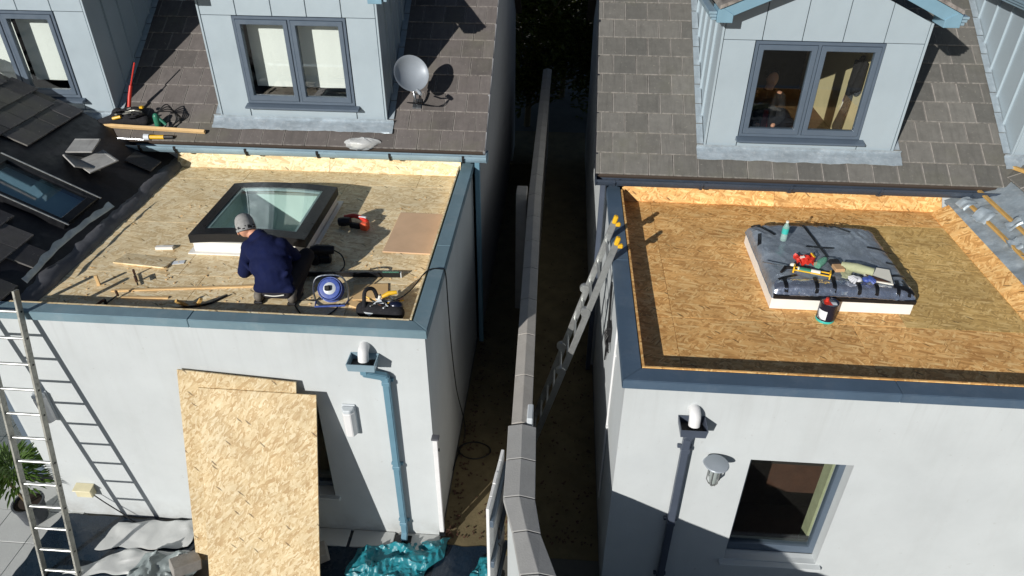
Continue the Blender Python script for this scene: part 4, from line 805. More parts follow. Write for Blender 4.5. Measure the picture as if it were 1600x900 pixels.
mb.build('beanie', ['beanie', 'black_cloth'], wk, smooth=True)
for s in (-1, 1): blob('ear', [('e', hd+Qh @ Vector((s*.082, -.01, -.04)), (.012, .02, .03))], 'skin', wk, .006, 2)
MB().tube(curve([(-1.72, .468, 3.075), (-1.62, .466, 3.07), (-1.52, .472, 3.085)], 5), .006, 6).build('hem', 'paper', wk)

# ------------------------------------------------------------------ tools on the sand coloured roof
z = Zd
t = thing('nail_gun', 'red cordless power tool lying beyond the rooflight shadow', 'power tool', (-1.25, 2.2, z), (0, 0, R(-12)))
mb = MB(); mb.tube([(-.18, -.05, .06), (-.12, -.04, .07), (-.04, -.02, .075)], [.052, .058, .05], 14); mb.build('motor', 'black_rubber', t, smooth=True)
MB().tube(curve([(-.14, .03, .09), (-.02, .05, .12), (.10, .03, .11), (.17, 0, .09)], 5), [.03]*4+[.028]*12, 12).build('handle', 'plastic_red', t, smooth=True); MB().box((.15, -.03, .05), (.09, .1, .1)).build('battery', 'plastic_orange', t, .012); MB().box((.03, -.05, .045), (.14, .05, .07)).build('magazine', 'black_rubber', t, .01); MB().box((.1, .03, .13), (.1, .03, .02)).build('grip', 'label', t, .005)
t = thing('power_planer', 'black corded power tool beside the white rooflight kerb', 'power tool', (-1.40, 1.36, z), (0, 0, R(10)))
MB().tube([(-.11, .0, .16), (-.04, 0, .17), (.08, 0, .16), (.14, .0, .155)], [.05, .062, .058, .045], 14).build('motor', 'black_rubber', t, smooth=True); MB().box((-.08, -.03, .07), (.09, .1, .14)).build('guard', 'black_metal', t, .02); MB().box((.02, 0, .05), (.16, .1, .1)).build('base', 'black_rubber', t, .02); MB().tube([(-.135, .02, .12), (-.125, .02, .12)], .055, 16).build('disc', 'steel', t); MB().tube([(-.14, -.02, .15), (-.17, -.05, .17)], .022, 8).build('spindle', 'steel', t)
MB().tube(curve([(.14, 0, .15), (.22, -.02, .09), (.25, -.12, .02), (.2, -.25, .012), (.12, -.33, .012), (.13, -.48, .015), (.24, -.60, .02), (.27, -.66, .12)], 6), .0075, 8).build('lead', 'cable', t)
t = thing('cable_reel', 'blue cable reel drum standing on the boards behind the worker', 'cable reel', (-1.08, .58, z), (R(-14), 0, R(8)), scale=.88)
Qx = Euler((R(62), 0, 0)).to_matrix()
for rf, zc in ((.15, -.062), (.12, .062)): MB().lathe([(.04, -.006), (rf-.012, -.006), (rf, -.002), (rf, .003), (rf-.012, .006), (.04, .006)], Vector((0, .02, .17))+Qx @ Vector((0, 0, zc)), 30, Qx).build('flange', 'plastic_blue', t, smooth=True)
mb = MB()
for k in range(7): 
    for j in range(2): r0 = .115+.02*j; mb.tube([Vector((0, .02, .17))+Qx @ Vector((r0*math.cos(a*.3), r0*math.sin(a*.3), -.042+.014*k)) for a in range(22)], .0075, 6, cap=False)
mb.build('wound_cable', 'plastic_blue', t, smooth=True)
MB().lathe([(.02, -.07), (.075, -.07), (.08, -.05), (.08, .062), (.07, .07), (0, .072)], (0, .02, .17), 22, Qx).build('hub', 'grey_pvc', t, smooth=True); MB().box(Vector((-.02, .02, .17))+Qx @ Vector((0, 0, .09)), (.06, .06, .05), Qx).build('plug', 'black_rubber', t, .01)
MB().tube(curve([(-.19, .05, .012), (-.2, .02, .2), (-.12, .0, .34), (.12, 0, .34), (.2, .02, .2), (.19, .05, .012)], 5), .011, 8).build('stand', 'steel', t, smooth=True); MB().tube([(-.19, .05, .012), (-.17, -.12, .012), (.17, -.12, .012), (.19, .05, .012)], .011, 8).build('foot_bar', 'plastic_blue', t)
MB().tube(curve([(-.12, -.05, .1), (-.18, -.02, .05), (-.3, .08, .02), (-.42, .06, .02), (-.46, .12, .03)], 6), .0075, 8).build('lead', 'cable', t)
o = MB().tube(curve([(-1.6, .66, z+.01), (-1.46, .52, z+.012), (-1.30, .33, z+.012), (-1.12, .30, z+.012), (-1.02, .42, z+.012), (-.98, .55, z+.02)], 7), .008, 8).build('power_cable', 'cable'); tag(o, 'black cable looping over the boards from the worker to the blue reel', 'cable')
t = thing('tool_bag', 'open black tool bag full of hand tools by the teal coping corner', 'tool bag', (-.50, .40, z))
blob('bag', [('c', (-.68, .38, z+.09), (-.34, .36, z+.08), .085, .08), ('c', (-.66, .45, z+.06), (-.36, .46, z+.07), .06, .06), ('e', (-.5, .4, z+.05), (.2, .12, .05))], 'black_cloth', t, .014, 4)
MB().tube(curve([(-.66, .33, z+.15), (-.66, .42, z+.28), (-.6, .5, z+.26), (-.56, .5, z+.14)], 5), .02, 8).build('strap', 'black_cloth', t, smooth=True)
mt_ = ['steel', 'plastic_yellow', 'black_rubber', 'dark_wood', 'steel', 'grey_pvc', 'steel', 'black_metal']
for k in range(16):
    a = random.uniform(0, 6.28); p = Vector((-.62+.26*random.random(), .36+.12*random.random(), z+.15)); d = Vector((math.cos(a)*.1, math.sin(a)*.08, random.uniform(.0, .06)))
    MB().tube([p-d, p, p+d*.9], [.009, .011, .007], 7).build('hand_tool', mt_[k % 8], t)
MB().tube([(-.50, .46, z+.2), (-.44, .48, z+.23), (-.36, .5, z+.235)], [.018, .024, .02], 10).build('yellow_handle', 'plastic_yellow', t, smooth=True); MB().tube([(-.54, .44, z+.16), (-.52, .45, z+.22)], [.012, .016], 8).build('claw', 'paper', t); MB().prism([(-.66, .30, z+.11), (-.52, .42, z+.2), (-.46, .38, z+.15), (-.6, .27, z+.09)], (0, 0, .006)).build('flap', 'grey_pvc', t); MB().ball((-.36, .40, z+.14), (.08, .05, .05)).build('pouch', 'tin_navy', t, smooth=True)
t = thing('spirit_level', 'long black box section spirit level lying across the boards', 'level', (-1.04, 1.07, z))
MB().beam((-1.62, 1.05, z+.035), (-.46, 1.12, z+.035), .026, .06).build('body', 'black_metal', t, .003); MB().beam((-.66, 1.108, z+.066), (-.48, 1.12, z+.066), .02, .006).build('vial', 'green_film', t); MB().box((-.458, 1.12, z+.035), (.01, .03, .062)).build('end_cap', 'grey_pvc', t)
def board(name, label, c, size, rz, mt, cat='board', tilt=(0, 0)):
    me = MB().box((0, 0, size[2]/2), size).mesh(name, mt, .0015); o = inst(me, name, c, (tilt[0], tilt[1], rz), None); return tag(o, label, cat)
board('plywood_sheet', 'smooth pinkish plywood sheet lying on the deck by the teal coping', (-.47, 2.1, z+.002), (.6, .96, .012), R(-1), 'plywood')
board('plywood_offcut', 'pale plywood offcut lying between the blue reel and the tool bag', (-.72, .80, z+.003), (.36, .28, .018), R(12), 'pine', tilt=(0, .03))
board('plywood_offcut', 'small pale plywood strip tucked under the tool bag', (-.80, .56, z+.003), (.22, .1, .014), R(-22), 'pine')
board('osb_offcut', 'strand board offcut propped on its edge among the shavings', (-3.40, 1.21, z+.004), (.62, .24, .015), R(-6), 'osb_sand', tilt=(-.12, 0))
board('timber_block', 'short white timber block lying near the rooflight kerb', (-3.31, 1.50, z), (.2, .05, .035), R(6), 'white_paint', 'timber')
board('timber_strip', 'long thin pale timber strip running along the front of the deck', (-2.72, .72, z+.002), (1.5, .035, .012), R(8), 'pine', 'timber')
board('timber_strip', 'short pale timber strip lying loose near the clamps', (-3.05, .52, z+.002), (.5, .03, .012), R(4), 'pine', 'timber')
board('stake', 'short upright wooden peg casting a long shadow on the deck', (-3.66, .72, z), (.03, .03, .12), R(20), 'pine', 'peg')
def clamp(label, x, y, rz, rx):
    t = thing('clamp', label, 'clamp', (x, y, z), (rx, 0, rz))
    MB().box((0, 0, .02), (.014, .26, .012)).build('bar', 'black_metal', t, .002); MB().box((0, .12, .045), (.025, .02, .07)).build('fixed_jaw', 'dark_wood', t, .004); MB().box((0, -.03, .045), (.03, .025, .07)).build('sliding_jaw', 'black_rubber', t, .004); MB().tube([(0, -.04, .07), (0, -.13, .07)], .014, 8).build('handle', 'dark_wood', t)
clamp('black bar clamp gripping the front edge beside the ladder', -3.37, .40, R(-20), R(4)); clamp('brown handled bar clamp lying on the deck beyond the front clamp', -3.30, .83, R(35), 0)
for k, (x, y) in enumerate(((-2.55, .42), (-2.45, .43))): board('wedge', ('pale wooden wedge leaning left in a vee by the front coping', 'pale wooden wedge leaning right in a vee by the front coping')[k], (x, y, z), (.03, .03, .14), R(30*k), 'old_pine', 'wedge', tilt=(.5, .5*(1 if k else -1)))
o = MB().tube(curve([(-2.2, .62, z+.012), (-2.35, .45, z+.012), (-2.62, .36, z+.012), (-2.9, .30, z+.012), (-3.1, .28, z+.012)], 7), .012, 8).build('rope', 'cable'); tag(o, 'dark rope end trailing along the shaded front of the deck', 'rope')
board('paper_scrap', 'torn pale wrapper lying on the boards left of the rooflight', (-3.02, 1.22, z+.002), (.14, .07, .004), R(12), 'label', 'wrapper', tilt=(.02, -.03))
random.seed(11); mb = MB()
for k in range(170):
    x, y = random.choice(((random.uniform(-4.0, -.3), random.uniform(.25, 1.5)), (random.uniform(-4.0, -.3), random.uniform(.25, 3.3)))); 
    if -3.0 < x < -1.55 and 1.38 < y < 2.85: continue
    mb.box((x, y, z+.006), (random.uniform(.01, .035), random.uniform(.004, .01), .006), Euler((0, 0, random.uniform(0, 3))))
o = mb.build('wood_shavings', 'pine'); o['kind'] = 'stuff'; tag(o, 'pale wood shavings strewn over the sand coloured deck', 'shavings')
o = MB().tube(curve([(-.62, .62, z+.02), (-.42, .60, z+.06), (-.28, .75, z+.09), (-.14, .98, 3.12), (.0, 1.04, 3.115), (.045, 1.05, 3.05), (.05, 1.07, 2.6), (.05, 1.15, 1.9), (.05, 1.35, 1.1), (.06, 1.7, .3), (.08, 1.62, .02), (.02, 1.2, .016), (.0, 1.0, .016)], 7), .007, 7).build('power_cable', 'cable'); tag(o, 'thin black cable hanging over the teal coping down the passage wall', 'cable')
t = MB().tube([(.245+.21*math.cos(a*.31)+.01*math.sin(a), 1.37+.15*math.sin(a*.31)*(1+.01*a/20), .018+.0003*a) for a in range(34)], .008, 6).build('cable_coil', 'cable'); tag(t, 'loose loop of black cable lying on the passage floor', 'cable')

# ------------------------------------------------------------------ things left on the brown tiles and gutter
def on1(x, s, h=.03): return pt1(x, s, h)
t = MB(); t.beam(on1(-5.42, .19, .055), on1(-3.70, .13, .055), .04, .05, (0, -.5, .8)); tag(t.build('timber_batten', 'pine', None, .002), 'long pale timber batten lying along the eaves below the tools', 'timber')
t = thing('jacket_heap', 'heap of black work clothes and straps on the tiles by the dormer', 'clothes', on1(-4.85, .25)); 
blob('cloth', [('c', on1(-5.25, .22, .05), on1(-4.9, .30, .09), .05, .09), ('c', on1(-4.9, .3, .08), on1(-4.58, .28, .08), .1, .08), ('e', on1(-4.72, .36, .1), (.14, .1, .1)), ('e', on1(-4.98, .36, .08), (.1, .08, .09))], 'black_cloth', t, .016, 3)
for k in range(7): a = random.uniform(0, 6); c = on1(-4.75+.1*math.cos(k), .3+.05*math.sin(k), .2); MB().tube([c+Vector((.12*math.cos(b*.5+a), .05*math.sin(b*.5+a), .02*math.sin(b+a))) for b in range(9)], .011, 6).build('strap', ('black_rubber', 'dirty_aluminium', 'black_cloth')[k % 3], t)
MB().tube([on1(-4.98, .22, .17), on1(-4.86, .24, .19)], .02, 8).build('yellow_tag', 'plastic_yellow', t); MB().box(on1(-4.6, .40, .2), (.05, .05, .03)).build('buckle', 'plastic_yellow', t, .005)
t = thing('blow_torch', 'red handled gas torch propped up in the dormer shadow', 'torch', on1(-4.76, .48)); MB().tube([on1(-4.80, .40, .16), on1(-4.77, .52, .26), on1(-4.73, .64, .36)], [.024, .026, .022], 10).build('handle', 'plastic_red', t, smooth=True); MB().tube([on1(-4.73, .64, .36), on1(-4.66, .9, .52)], .011, 8).build('lance', 'plastic_red', t); MB().tube([on1(-4.83, .30, .08), on1(-4.80, .40, .16)], [.02, .015], 8).build('nozzle', 'steel', t)
t = thing('power_tool', 'dark green hand tool with black hose resting on the tiles', 'power tool', on1(-4.33, .27)); MB().lathe([(0, 0), (.04, 0), (.044, .02), (.044, .15), (.03, .18), (.014, .19), (0, .19)], on1(-4.40, .22, .03), 16, Euler((R(8), R(6), 0))).build('body', 'plastic_green', t, smooth=True); MB().tube([on1(-4.39, .3, .16), on1(-4.27, .22, .06)], .02, 8).build('arm', 'plastic_green', t)
for k in range(4): MB().tube(curve([on1(-4.38, .36, .16), on1(-4.25+.03*k, .46-.04*k, .2), on1(-4.14+.02*k, .32, .08), on1(-4.2-.02*k, .16, .06), on1(-4.28, .14+.03*k, .05)], 5), .009, 6).build('hose', 'cable', t)
t = thing('sealant_tube', 'yellow tube with white cap lying on the pale gutter', 'tube', (-4.4, 3.69, 3.34)); MB().tube([(-4.46, 3.66, 3.385), (-4.26, 3.675, 3.385)], .03, 14).build('body', 'plastic_yellow', t, smooth=True); MB().tube([(-4.26, 3.675, 3.385), (-4.13, 3.685, 3.385)], .027, 12).build('tail', 'black_rubber', t); MB().tube([(-4.53, 3.655, 3.385), (-4.46, 3.66, 3.385)], [.045, .042], 16).build('cap', 'label', t, smooth=True)
t = thing('steel_rod', 'thin steel rod lying along the pale gutter', 'rod', (-4.9, 3.66, 3.33)); MB().tube([(-5.3, 3.66, 3.365), (-4.55, 3.655, 3.345)], .011, 8).build('shaft', 'steel', t); MB().tube([(-5.34, 3.66, 3.366), (-5.28, 3.66, 3.365)], .024, 8).build('tip', 'steel', t)
t = thing('plastic_bag', 'clear plastic bag crumpled in the pale gutter', 'bag', (-1.5, 3.68, 3.3)); mb = MB()
def bag_fn(u, v):
    a = 2*math.pi*u; b = math.pi*v; k = 1+.22*nz(math.cos(a)*2, math.sin(a)*2, v*4)+.1*nz(math.cos(a)*6, math.sin(a)*6, v*9)
    return (-1.52+.23*k*math.sin(b)*math.cos(a)+.05*v, 3.70+.09*k*math.sin(b)*math.sin(a), 3.375-.085*k*math.cos(b))
mb.grid(bag_fn, 30, 16); mb.build('film', 'clear_film', t, smooth=True); MB().ball((-1.57, 3.70, 3.35), (.09, .05, .04)).build('filling', 'paper', t, smooth=True)
t = MB(); t.beam(Vector((6.80, 3.60, 3.46)), Vector((7.05, 2.75, 3.58)), .05, .04); tag(t.build('timber_batten', 'old_pine', None, .002), 'weathered timber batten bridging from the dark gutter to the tiled slope', 'timber')

# ------------------------------------------------------------------ things on the wrapped rooflight
top = lambda x, y, h=0: Vector((x, y, dz(x, y)+.02+h))
t = thing('water_bottle', 'clear plastic water bottle with teal label standing on the grey sheeting', 'bottle', top(3.72, 1.74)); c = top(3.72, 1.74)
MB().lathe([(0, 0), (.032, 0), (.035, .01), (.035, .07), (.031, .08), (.035, .09), (.035, .16), (.028, .185), (.014, .21), (.014, .22), (0, .22)], c, 18).build('body', 'bottle_film', t, smooth=True); MB().lathe([(.0362, .09), (.0362, .155)], c, 18).build('label_wrap', 'teal_ring', t, recalc=False); MB().lathe([(0, .221), (.016, .221), (.016, .24), (0, .24)], c, 12).build('cap', 'paper', t)
t = thing('packet', 'crumpled glossy red packet lying on the grey sheeting', 'packet', top(3.83, 1.28)); mb = MB(); c = top(3.83, 1.28)
mb.grid(lambda u, v: c+Vector(((u-.5)*.2+.02*nz(v*4, 3), (v-.5)*.16+.02*nz(u*4, 7), .035+.05*nz(u*5, v*5)+.03*math.sin(u*3.1)*math.sin(v*3.1))), 18, 16, .012); mb.build('film', 'plastic_red', t, smooth=True); MB().box(c+Vector((.07, .0, .09)), (.03, .06, .01), Euler((.3, .4, .5))).build('label', 'plastic_yellow', t); MB().box(c+Vector((-.04, -.02, .075)), (.04, .03, .006), Euler((.1, -.2, .1))).build('label', 'paper', t)
t = thing('green_bottle', 'squashed green plastic bottle beside the red packet', 'bottle', top(3.98, 1.2)); c = top(3.98, 1.22); MB().tube([c+Vector((-.06, -.06, .035)), c+Vector((0, 0, .045)), c+Vector((.05, .06, .04)), c+Vector((.065, .085, .04))], [.04, .042, .03, .014], 12).build('body', 'green_film', t, smooth=True)
t = thing('caulking_gun', 'yellow sealant gun with green cartridge lying on the grey sheeting', 'caulking gun', top(3.8, 1.06), (0, 0, R(-17)))
MB().tube([(-.10, 0, .035), (.12, 0, .035)], .026, 14).build('cartridge', 'paper', t, smooth=True); MB().tube([(-.085, 0, .035), (.03, 0, .035)], .0268, 14).build('cartridge_label', 'plastic_green', t, smooth=True)
for s in (-1, 1): MB().box((.04, s*.031, .035), (.34, .008, .014)).build('cradle', 'plastic_yellow', t, .002)
MB().box((.215, 0, .035), (.012, .07, .07)).build('end_plate', 'plastic_yellow', t); MB().box((-.135, 0, .035), (.015, .07, .07)).build('end_plate', 'plastic_yellow', t); MB().tube([(-.14, 0, .04), (-.22, -.02, .04), (-.25, -.10, .02)], [.014, .02, .015], 8).build('grip', 'black_rubber', t); MB().tube([(-.45, 0, .04), (-.14, 0, .04)], .006, 6).build('rod', 'steel', t); MB().ball((-.15, .03, .05), (.03, .025, .025)).build('nozzle', 'paper', t)
t = thing('paint_brush', 'wide brush with dark head and cardboard collar on the sheeting', 'brush', top(4.12, 1.2), (0, 0, R(6))); MB().box((0, .03, .035), (.11, .09, .05)).build('head', 'black_cloth', t, .015); MB().box((0, -.07, .03), (.10, .11, .04)).build('collar', 'cardboard', t, .006); MB().box((-.01, .10, .03), (.07, .05, .03)).build('ferrule', 'steel', t, .008); MB().tube([(.03, .0, .03), (.22, -.03, .03)], .009, 8).build('handle', 'black_metal', t)
t = thing('cloth_roll', 'rolled sage green cloth lying beside a sheet of paper', 'cloth', top(4.3, 1.12), (0, 0, R(-14))); MB().tube([(-.14, .03, .04), (0, 0, .05), (.16, -.03, .045)], [.038, .05, .045], 14).build('roll', 'beige_cloth', t, smooth=True); mb = MB(); mb.grid(lambda u, v: (-.14+u*.1+.02*nz(v*3, 1), -.02-v*.14, .03-.02*v+.012*nz(u*4, v*4)), 8, 8, .006); mb.build('loose_end', 'beige_cloth', t, smooth=True)
t = thing('paper_sheet', 'white paper sheet held down by dark sandpaper', 'paper', top(4.5, 1.06), (0, 0, R(-10))); MB().box((0, 0, .02), (.27, .26, .012), Euler((.05, .06, 0))).build('sheet', 'paper', t); MB().prism([(-.13, -.03, .035), (.03, -.09, .028), (.1, -.14, .03), (-.08, -.13, .03)], (0, 0, .006)).build('sandpaper', 'dark_wood', t)
t = thing('gloves', 'pair of blue and white work gloves at the foil edge', 'gloves', top(4.33, .94)); c = top(4.33, .95)
for k in range(5): a = -.9+.4*k; MB().tube([c+Vector((.02, 0, .03)), c+Vector((.02+.05*math.cos(a), .05*math.sin(a), .045)), c+Vector((.02+.09*math.cos(a), .09*math.sin(a), .025))], [.018, .014, .011], 8).build('finger', 'plastic_blue', t, smooth=True)
for k in range(5): a = 2.6+.35*k; MB().tube([c+Vector((-.06, 0, .03)), c+Vector((-.06+.05*math.cos(a), .05*math.sin(a), .045)), c+Vector((-.06+.09*math.cos(a), .09*math.sin(a), .02))], [.018, .014, .011], 8).build('finger', 'glove_white', t, smooth=True)
MB().ball(c+Vector((.02, 0, .03)), (.04, .045, .025)).build('palm', 'plastic_blue', t, smooth=True); MB().ball(c+Vector((-.06, 0, .03)), (.04, .045, .025)).build('palm', 'glove_white', t, smooth=True)
t = thing('paint_tin', 'navy adhesive tin with white label and teal rim on the amber boards', 'tin', (3.95, .70, Zd)); c = Vector((3.95, .70, Zd))
MB().lathe([(0, .001), (.088, .001), (.09, .008), (.09, .022), (.088, .026)], c, 28).build('base_ring', 'teal_ring', t, smooth=True); MB().lathe([(.088, .026), (.088, .205), (.091, .21), (.091, .216), (.083, .216), (.08, .206), (0, .204)], c, 28).build('can', 'tin_navy', t, smooth=True)
mb = MB(); mb.grid(lambda u, v: c+Vector((.0888*math.cos(R(190+u*62)), .0888*math.sin(R(190+u*62)), .045+v*.1)), 10, 1); mb.build('label_wrap', 'label', t, recalc=False, smooth=True)
MB().lathe([(0, .2045), (.078, .2045), (.078, .207), (0, .207)], c, 24).build('lid', 'steel', t); MB().prism([c+Vector((-.06, -.04, .208)), c+Vector((.02, -.05, .208)), c+Vector((.0, .05, .208)), c+Vector((-.05, .04, .208))], (0, 0, .002)).build('lid_label', 'plastic_red', t); MB().tube([c+Vector((-.02, .02, .207)), c+Vector((-.02, .02, .245))], [.02, .016], 12).build('spout', 'plastic_red', t, smooth=True); MB().box(c+Vector((.04, -.02, .209)), (.05, .04, .002)).build('sticker', 'label', t)
MB().tube(curve([c+Vector((-.092, 0, .16)), c+Vector((-.098, -.05, .08)), c+Vector((-.07, -.085, .045))], 6), .004, 6).build('bail_handle', 'steel', t)

# ------------------------------------------------------------------ ground clutter
def sheet(name, label, pts, mt, amp, fr, z0, cat, n=40, th=.006, ridge=False):
    a, b, c, d = [Vector(p) for p in pts]; mb = MB()
    def fn(u, v):
        p = a.lerp(b, u).lerp(d.lerp(c, u), v); q = nz(p.x*fr, p.y*fr, 1.7); w = nz(p.x*fr*2.7, p.y*fr*2.7, 5)
        h = (1-abs(q)*2.4)*amp*.8+(.5-abs(w))*amp*.7+(.4-abs(nz(p.x*fr*6, p.y*fr*6, 8)))*amp*.22 if ridge else abs(q)*amp+w*amp*.3
        e = min(1, 8*min(u, 1-u, v, 1-v)+.35)
        return (p.x+.05*nz(p.y*5, u*3, 9)*(1.5 if ridge else 1), p.y+.05*nz(p.x*5, v*3, 4), z0+max(.002, h*e))
    mb.grid(fn, n, n, th); return tag(mb.build(name, mt, None, smooth=True), label, cat)
sheet('tarpaulin', 'dark navy plastic sheet spread under the tall ladder', [(-4.75, -1.4, 0), (-2.7, -1.4, 0), (-2.9, -.04, 0), (-4.66, -.04, 0)], 'tarp_navy', .022, 2.6, .024, 'tarpaulin')
sheet('tarpaulin', 'dark navy plastic sheet spread between the leaning boards and side gate', [(-1.5, -1.6, 0), (.62, -1.6, 0), (.66, -.12, 0), (-1.6, -.12, 0)], 'tarp_navy', .022, 2.4, .012, 'tarpaulin')
sheet('tarpaulin', 'glossy teal tarpaulin crumpled below the pale blue downpipe', [(-1.0, -.62, 0), (-.15, -.72, 0), (.16, -.06, 0), (-.92, -.26, 0)], 'tarp_teal', .10, 4.2, .03, 'tarpaulin', 80, ridge=True)
sheet('tarpaulin', 'glossy teal tarpaulin corner bunched against the side gate', [(.36, -.75, 0), (.66, -.75, 0), (.64, -.22, 0), (.5, -.3, 0)], 'tarp_teal', .08, 5.0, .03, 'tarpaulin', 46, ridge=True)
sheet('plastic_sheet', 'white plastic sheet folded at the foot of the wall by the ladder', [(-3.95, -.5, 0), (-2.9, -.42, 0), (-2.95, -.02, 0), (-3.9, -.14, 0)], 'sheet_white', .05, 2.2, .05, 'sheet')
sheet('plastic_sheet', 'white plastic sheet dragged across the ladder feet', [(-4.15, -.86, 0), (-2.75, -.75, 0), (-2.75, -.46, 0), (-3.6, -.50, 0)], 'sheet_white', .05, 2.6, .05, 'sheet')
sheet('plastic_sheet', 'grey rubble sheet crumpled beside the base of the strand boards', [(-3.55, -1.25, 0), (-2.65, -1.2, 0), (-2.7, -.5, 0), (-3.3, -.55, 0)], 'sheet_grey', .12, 3.2, .07, 'sheet', 40, ridge=True)
t = MB().box((0, 0, .07), (.30, .2, .14)); me = t.mesh('concrete_block', 'block', .01); o = inst(me, 'concrete_block', (-1.38, -.42, .03), (.1, -.12, R(25)), None); tag(o, 'rough grey concrete block beside the base of the leaning boards', 'block')
o = inst(me, 'concrete_block', (-2.78, -.70, .08), (-.1, .2, R(40)), None); tag(o, 'rough grey concrete block half under the crumpled grey sheet', 'block')
mb = MB()
for x in (-1.33, -.79, -.25): mb2 = MB().bb((x-.25, -.24, .004), (x+.25, -.006, .034)); tag(mb2.build('edging_slab', 'slab', None, .005), 'flat pale edging slab along the foot of the house wall', 'slab', 'edging slabs')
mb = MB().bb((-.52, -.235, .036), (-.33, -.05, .05)); tag(mb.build('drain_gully', 'black_metal', None, .004), 'small black drain gully under the pale blue downpipe', 'drain')
random.seed(31); mb = MB()
for k in range(700):
    x = random.choice((random.uniform(.06, .8), random.uniform(.06, .2), random.uniform(1.1, 1.8))); y = random.uniform(-.1, 1)**2*9 if k % 2 else random.uniform(-.1, 4); l_ = random.uniform(.012, .04)
    mb.box((x, y, .02), (l_, l_*.6, .006), Euler((random.uniform(-.4, .4), random.uniform(-.4, .4), random.uniform(0, 6))))
o = mb.build('leaf_litter', 'dark_wood'); o['kind'] = 'stuff'; tag(o, 'dead leaves and grit scattered along the dark passage floor', 'litter')
# potted shrub
t = thing('potted_plant', 'leafy evergreen shrub in a dark pot on the patio slabs', 'plant', (-4.93, -.12, .02)); c = Vector((-4.93, -.12, .022))
MB().lathe([(0, 0), (.13, 0), (.16, .25), (.175, .27), (.175, .30), (.155, .30), (.15, .27), (0, .265)], c, 24).build('pot', 'pot', t, smooth=True); MB().lathe([(0, .268), (.15, .268), (.14, .275), (0, .285)], c, 18).build('soil', 'soil', t)
for k in range(4): a = k*1.7; MB().tube(curve([c+Vector((.02*math.cos(a), .02*math.sin(a), .26)), c+Vector((.05*math.cos(a), .05*math.sin(a), .45)), c+Vector((.10*math.cos(a), .1*math.sin(a), .7)), c+Vector((.14*math.cos(a), .14*math.sin(a), .9))], 4), .012, 7).build('stem', 'bark', t)
mb = MB(); random.seed(21)
def leaf(mb, p, d, L, w, droop=.3):
    d = d.normalized(); s = d.cross(Vector((0, 0, 1))).normalized(); u = s.cross(d); q = [p, p+d*L*.35+s*w+u*.0, p+d*L*.35-s*w, p+d*L*.75+s*w*.7-u*L*droop*.4, p+d*L*.75-s*w*.7-u*L*droop*.4, p+d*L-u*L*droop]; m = p+d*L*.35-u*w*.5; m2 = p+d*L*.75-u*(L*droop*.4+w*.4)
    mb.add(q+[m, m2], [(0, 1, 6), (0, 6, 2), (1, 3, 7, 6), (6, 7, 4, 2), (3, 5, 7), (7, 5, 4)])
for k in range(620):
    a, b = random.uniform(0, 6.28), random.uniform(-.35, 1.2); r = .30*random.random()**.5; p = c+Vector((-.04, .06, .70))+Vector((r*math.cos(a)*math.cos(b)*1.1, r*math.sin(a)*math.cos(b), r*math.sin(b)*.95)); leaf(mb, p, Vector((math.cos(a), math.sin(a), .35+.5*b)), random.uniform(.09, .17), .014, .35)
mb.build('foliage', 'leaf', t, recalc=False)['kind'] = 'stuff'
# shrubbery closing the far end of the passage
for name, lab, cx, cy, rx, rz_, n, sd_ in (('shrub', 'tall dark evergreen shrub closing the far end of the passage', .3, 13.2, 1.7, 4.6, 7000, 1), ('shrub', 'yellow tipped shrub beyond the passage behind the amber roofed house', 2.2, 14.0, 1.9, 5.4, 8000, 2), ('shrub', 'broad dark shrub in the middle of the far garden behind the passage', 1.2, 15.6, 2.4, 6.4, 9000, 3)):
    random.seed(sd_); t = thing(name, lab, 'shrub', (cx, cy, 0)); MB().tube([(cx, cy, 0), (cx+.05, cy, .9), (cx-.05, cy, 2.0)], [.09, .07, .03], 8).build('trunk', 'bark', t)
    for k in range(7): a = k*.9; MB().tube([(cx, cy, .5+.15*k), (cx+rx*.4*math.cos(a), cy+.4*math.sin(a), 1.0+.3*k), (cx+rx*.75*math.cos(a), cy+.7*math.sin(a), 1.3+.35*k)], [.04, .03, .012], 6).build('limb', 'bark', t)
    mb = MB()
    for k in range(n):
        a, b = random.uniform(0, 6.28), random.uniform(-1.3, 1.5); r = (.55+.45*random.random())*(.75+.5*nz(math.cos(a)*2, math.sin(a)*2, b*2+sd_)); p = Vector((cx+rx*r*math.cos(a)*math.cos(b), cy+rx*.7*r*math.sin(a)*math.cos(b), rz_*.5+rz_*.5*r*math.sin(b)))
        leaf(mb, p, Vector((random.uniform(-1, 1), random.uniform(-1, 1), random.uniform(-.3, .8))), random.uniform(.1, .2), random.uniform(.03, .06), .3)
    mb.build('crown', 'leaf_dark', t, recalc=False)['kind'] = 'stuff'
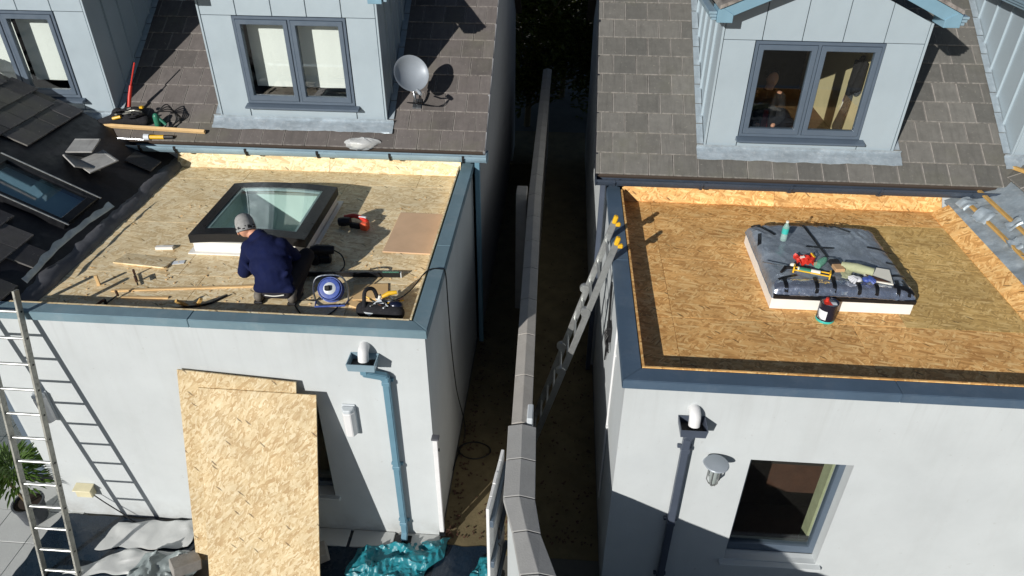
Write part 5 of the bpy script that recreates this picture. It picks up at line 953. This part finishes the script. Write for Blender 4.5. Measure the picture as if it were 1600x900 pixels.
# ------------------------------------------------------------------ behind the panes of the amber roofed house
p2 = thing('person', 'seated person in dark clothes behind the dormer window', 'person', (3.95, 4.35, 3.4)); pc = Vector((3.95, 4.35, 3.40))
hb = pc+Vector((.03, -.03, .83)); blob('body', [('e', pc+Vector((0, .02, .22)), (.19, .15, .2)), ('c', pc+Vector((0, .02, .22)), pc+Vector((0, 0, .52)), .15, .16), ('c', pc+Vector((-.17, 0, .58)), pc+Vector((.17, 0, .58)), .075, .075), ('c', pc+Vector((0, 0, .6)), hb-Vector((0, 0, .06)), .06, .055), ('e', hb, (.078, .095, .115)), ('e', hb+Vector((.01, -.095, -.015)), (.014, .018, .02)),
    ('c', pc+Vector((-.2, 0, .56)), pc+Vector((-.24, -.05, .3)), .05, .045), ('c', pc+Vector((-.24, -.05, .3)), pc+Vector((-.1, -.25, .26)), .04, .03), ('c', pc+Vector((.2, 0, .56)), pc+Vector((.25, -.05, .3)), .05, .045), ('c', pc+Vector((.25, -.05, .3)), pc+Vector((.1, -.25, .26)), .04, .03), ('c', pc+Vector((-.1, 0, .1)), pc+Vector((-.12, -.4, .12)), .08, .07), ('c', pc+Vector((.1, 0, .1)), pc+Vector((.12, -.4, .12)), .08, .07), ('c', pc+Vector((-.12, -.4, .12)), pc+Vector((-.12, -.4, .0)), .06, .05), ('c', pc+Vector((.12, -.4, .12)), pc+Vector((.12, -.4, .0)), .06, .05)], 'skin', p2, .012, 3)
blob('jacket', [('c', pc+Vector((0, .02, .2)), pc+Vector((0, 0, .52)), .18, .18), ('c', pc+Vector((-.18, 0, .56)), pc+Vector((.18, 0, .56)), .09, .09), ('c', pc+Vector((-.2, 0, .56)), pc+Vector((-.24, -.05, .3)), .068, .06), ('c', pc+Vector((-.24, -.05, .3)), pc+Vector((-.12, -.22, .26)), .055, .042), ('c', pc+Vector((.2, 0, .56)), pc+Vector((.25, -.05, .3)), .068, .06), ('c', pc+Vector((.25, -.05, .3)), pc+Vector((.12, -.22, .26)), .055, .042)], 'dark_cloth', p2, .014, 4)
blob('hair', [('e', hb+Vector((0, .025, .035)), (.088, .095, .1))], 'dark_cloth', p2, .012, 3); MB().prism([pc+Vector((-.03, -.165, .45)), pc+Vector((.03, -.165, .45)), pc+Vector((.05, -.185, .15)), pc+Vector((-.05, -.185, .15))], (0, -.01, 0)).build('red_shirt', 'red_cloth', p2, .004)
t = thing('chair', 'dark chair under the seated person behind the dormer window', 'chair', (3.95, 4.4, 3.4)); MB().box((3.95, 4.36, 3.43), (.44, .44, .06)).build('seat', 'black_cloth', t, .02); MB().box((3.95, 4.58, 3.75), (.4, .05, .5)).build('backrest', 'black_cloth', t, .02)
t = thing('hanging_bag', 'dark bag and clothes hanging on the beige wall behind the window', 'clothes', (5.0, 4.05, 4.2))
blob('bag', [('c', (4.99, 3.98, 4.55), (4.97, 4.02, 4.2), .035, .07), ('c', (4.99, 4.12, 4.58), (4.96, 4.15, 4.25), .035, .06), ('c', (4.98, 4.25, 4.5), (4.97, 4.2, 4.0), .03, .05), ('c', (4.98, 4.2, 4.0), (4.97, 4.3, 3.6), .04, .07)], 'dark_cloth', t, .014, 3)
t = thing('wall_roll', 'white and blue cardboard tube leaning against the beige wall', 'tube', (4.98, 4.4, 3.6)); MB().tube([(4.97, 4.33, 3.65), (5.0, 4.28, 4.2)], .03, 12).build('tube', 'paper', t, smooth=True); MB().tube([(4.985, 4.306, 3.95), (4.995, 4.29, 4.1)], .032, 12).build('band', 'plastic_blue', t, smooth=True)
for ob in C.objects:
    if ob.type == 'MESH' and ob.name.split('.')[0] in ('osb_sheet',): pass
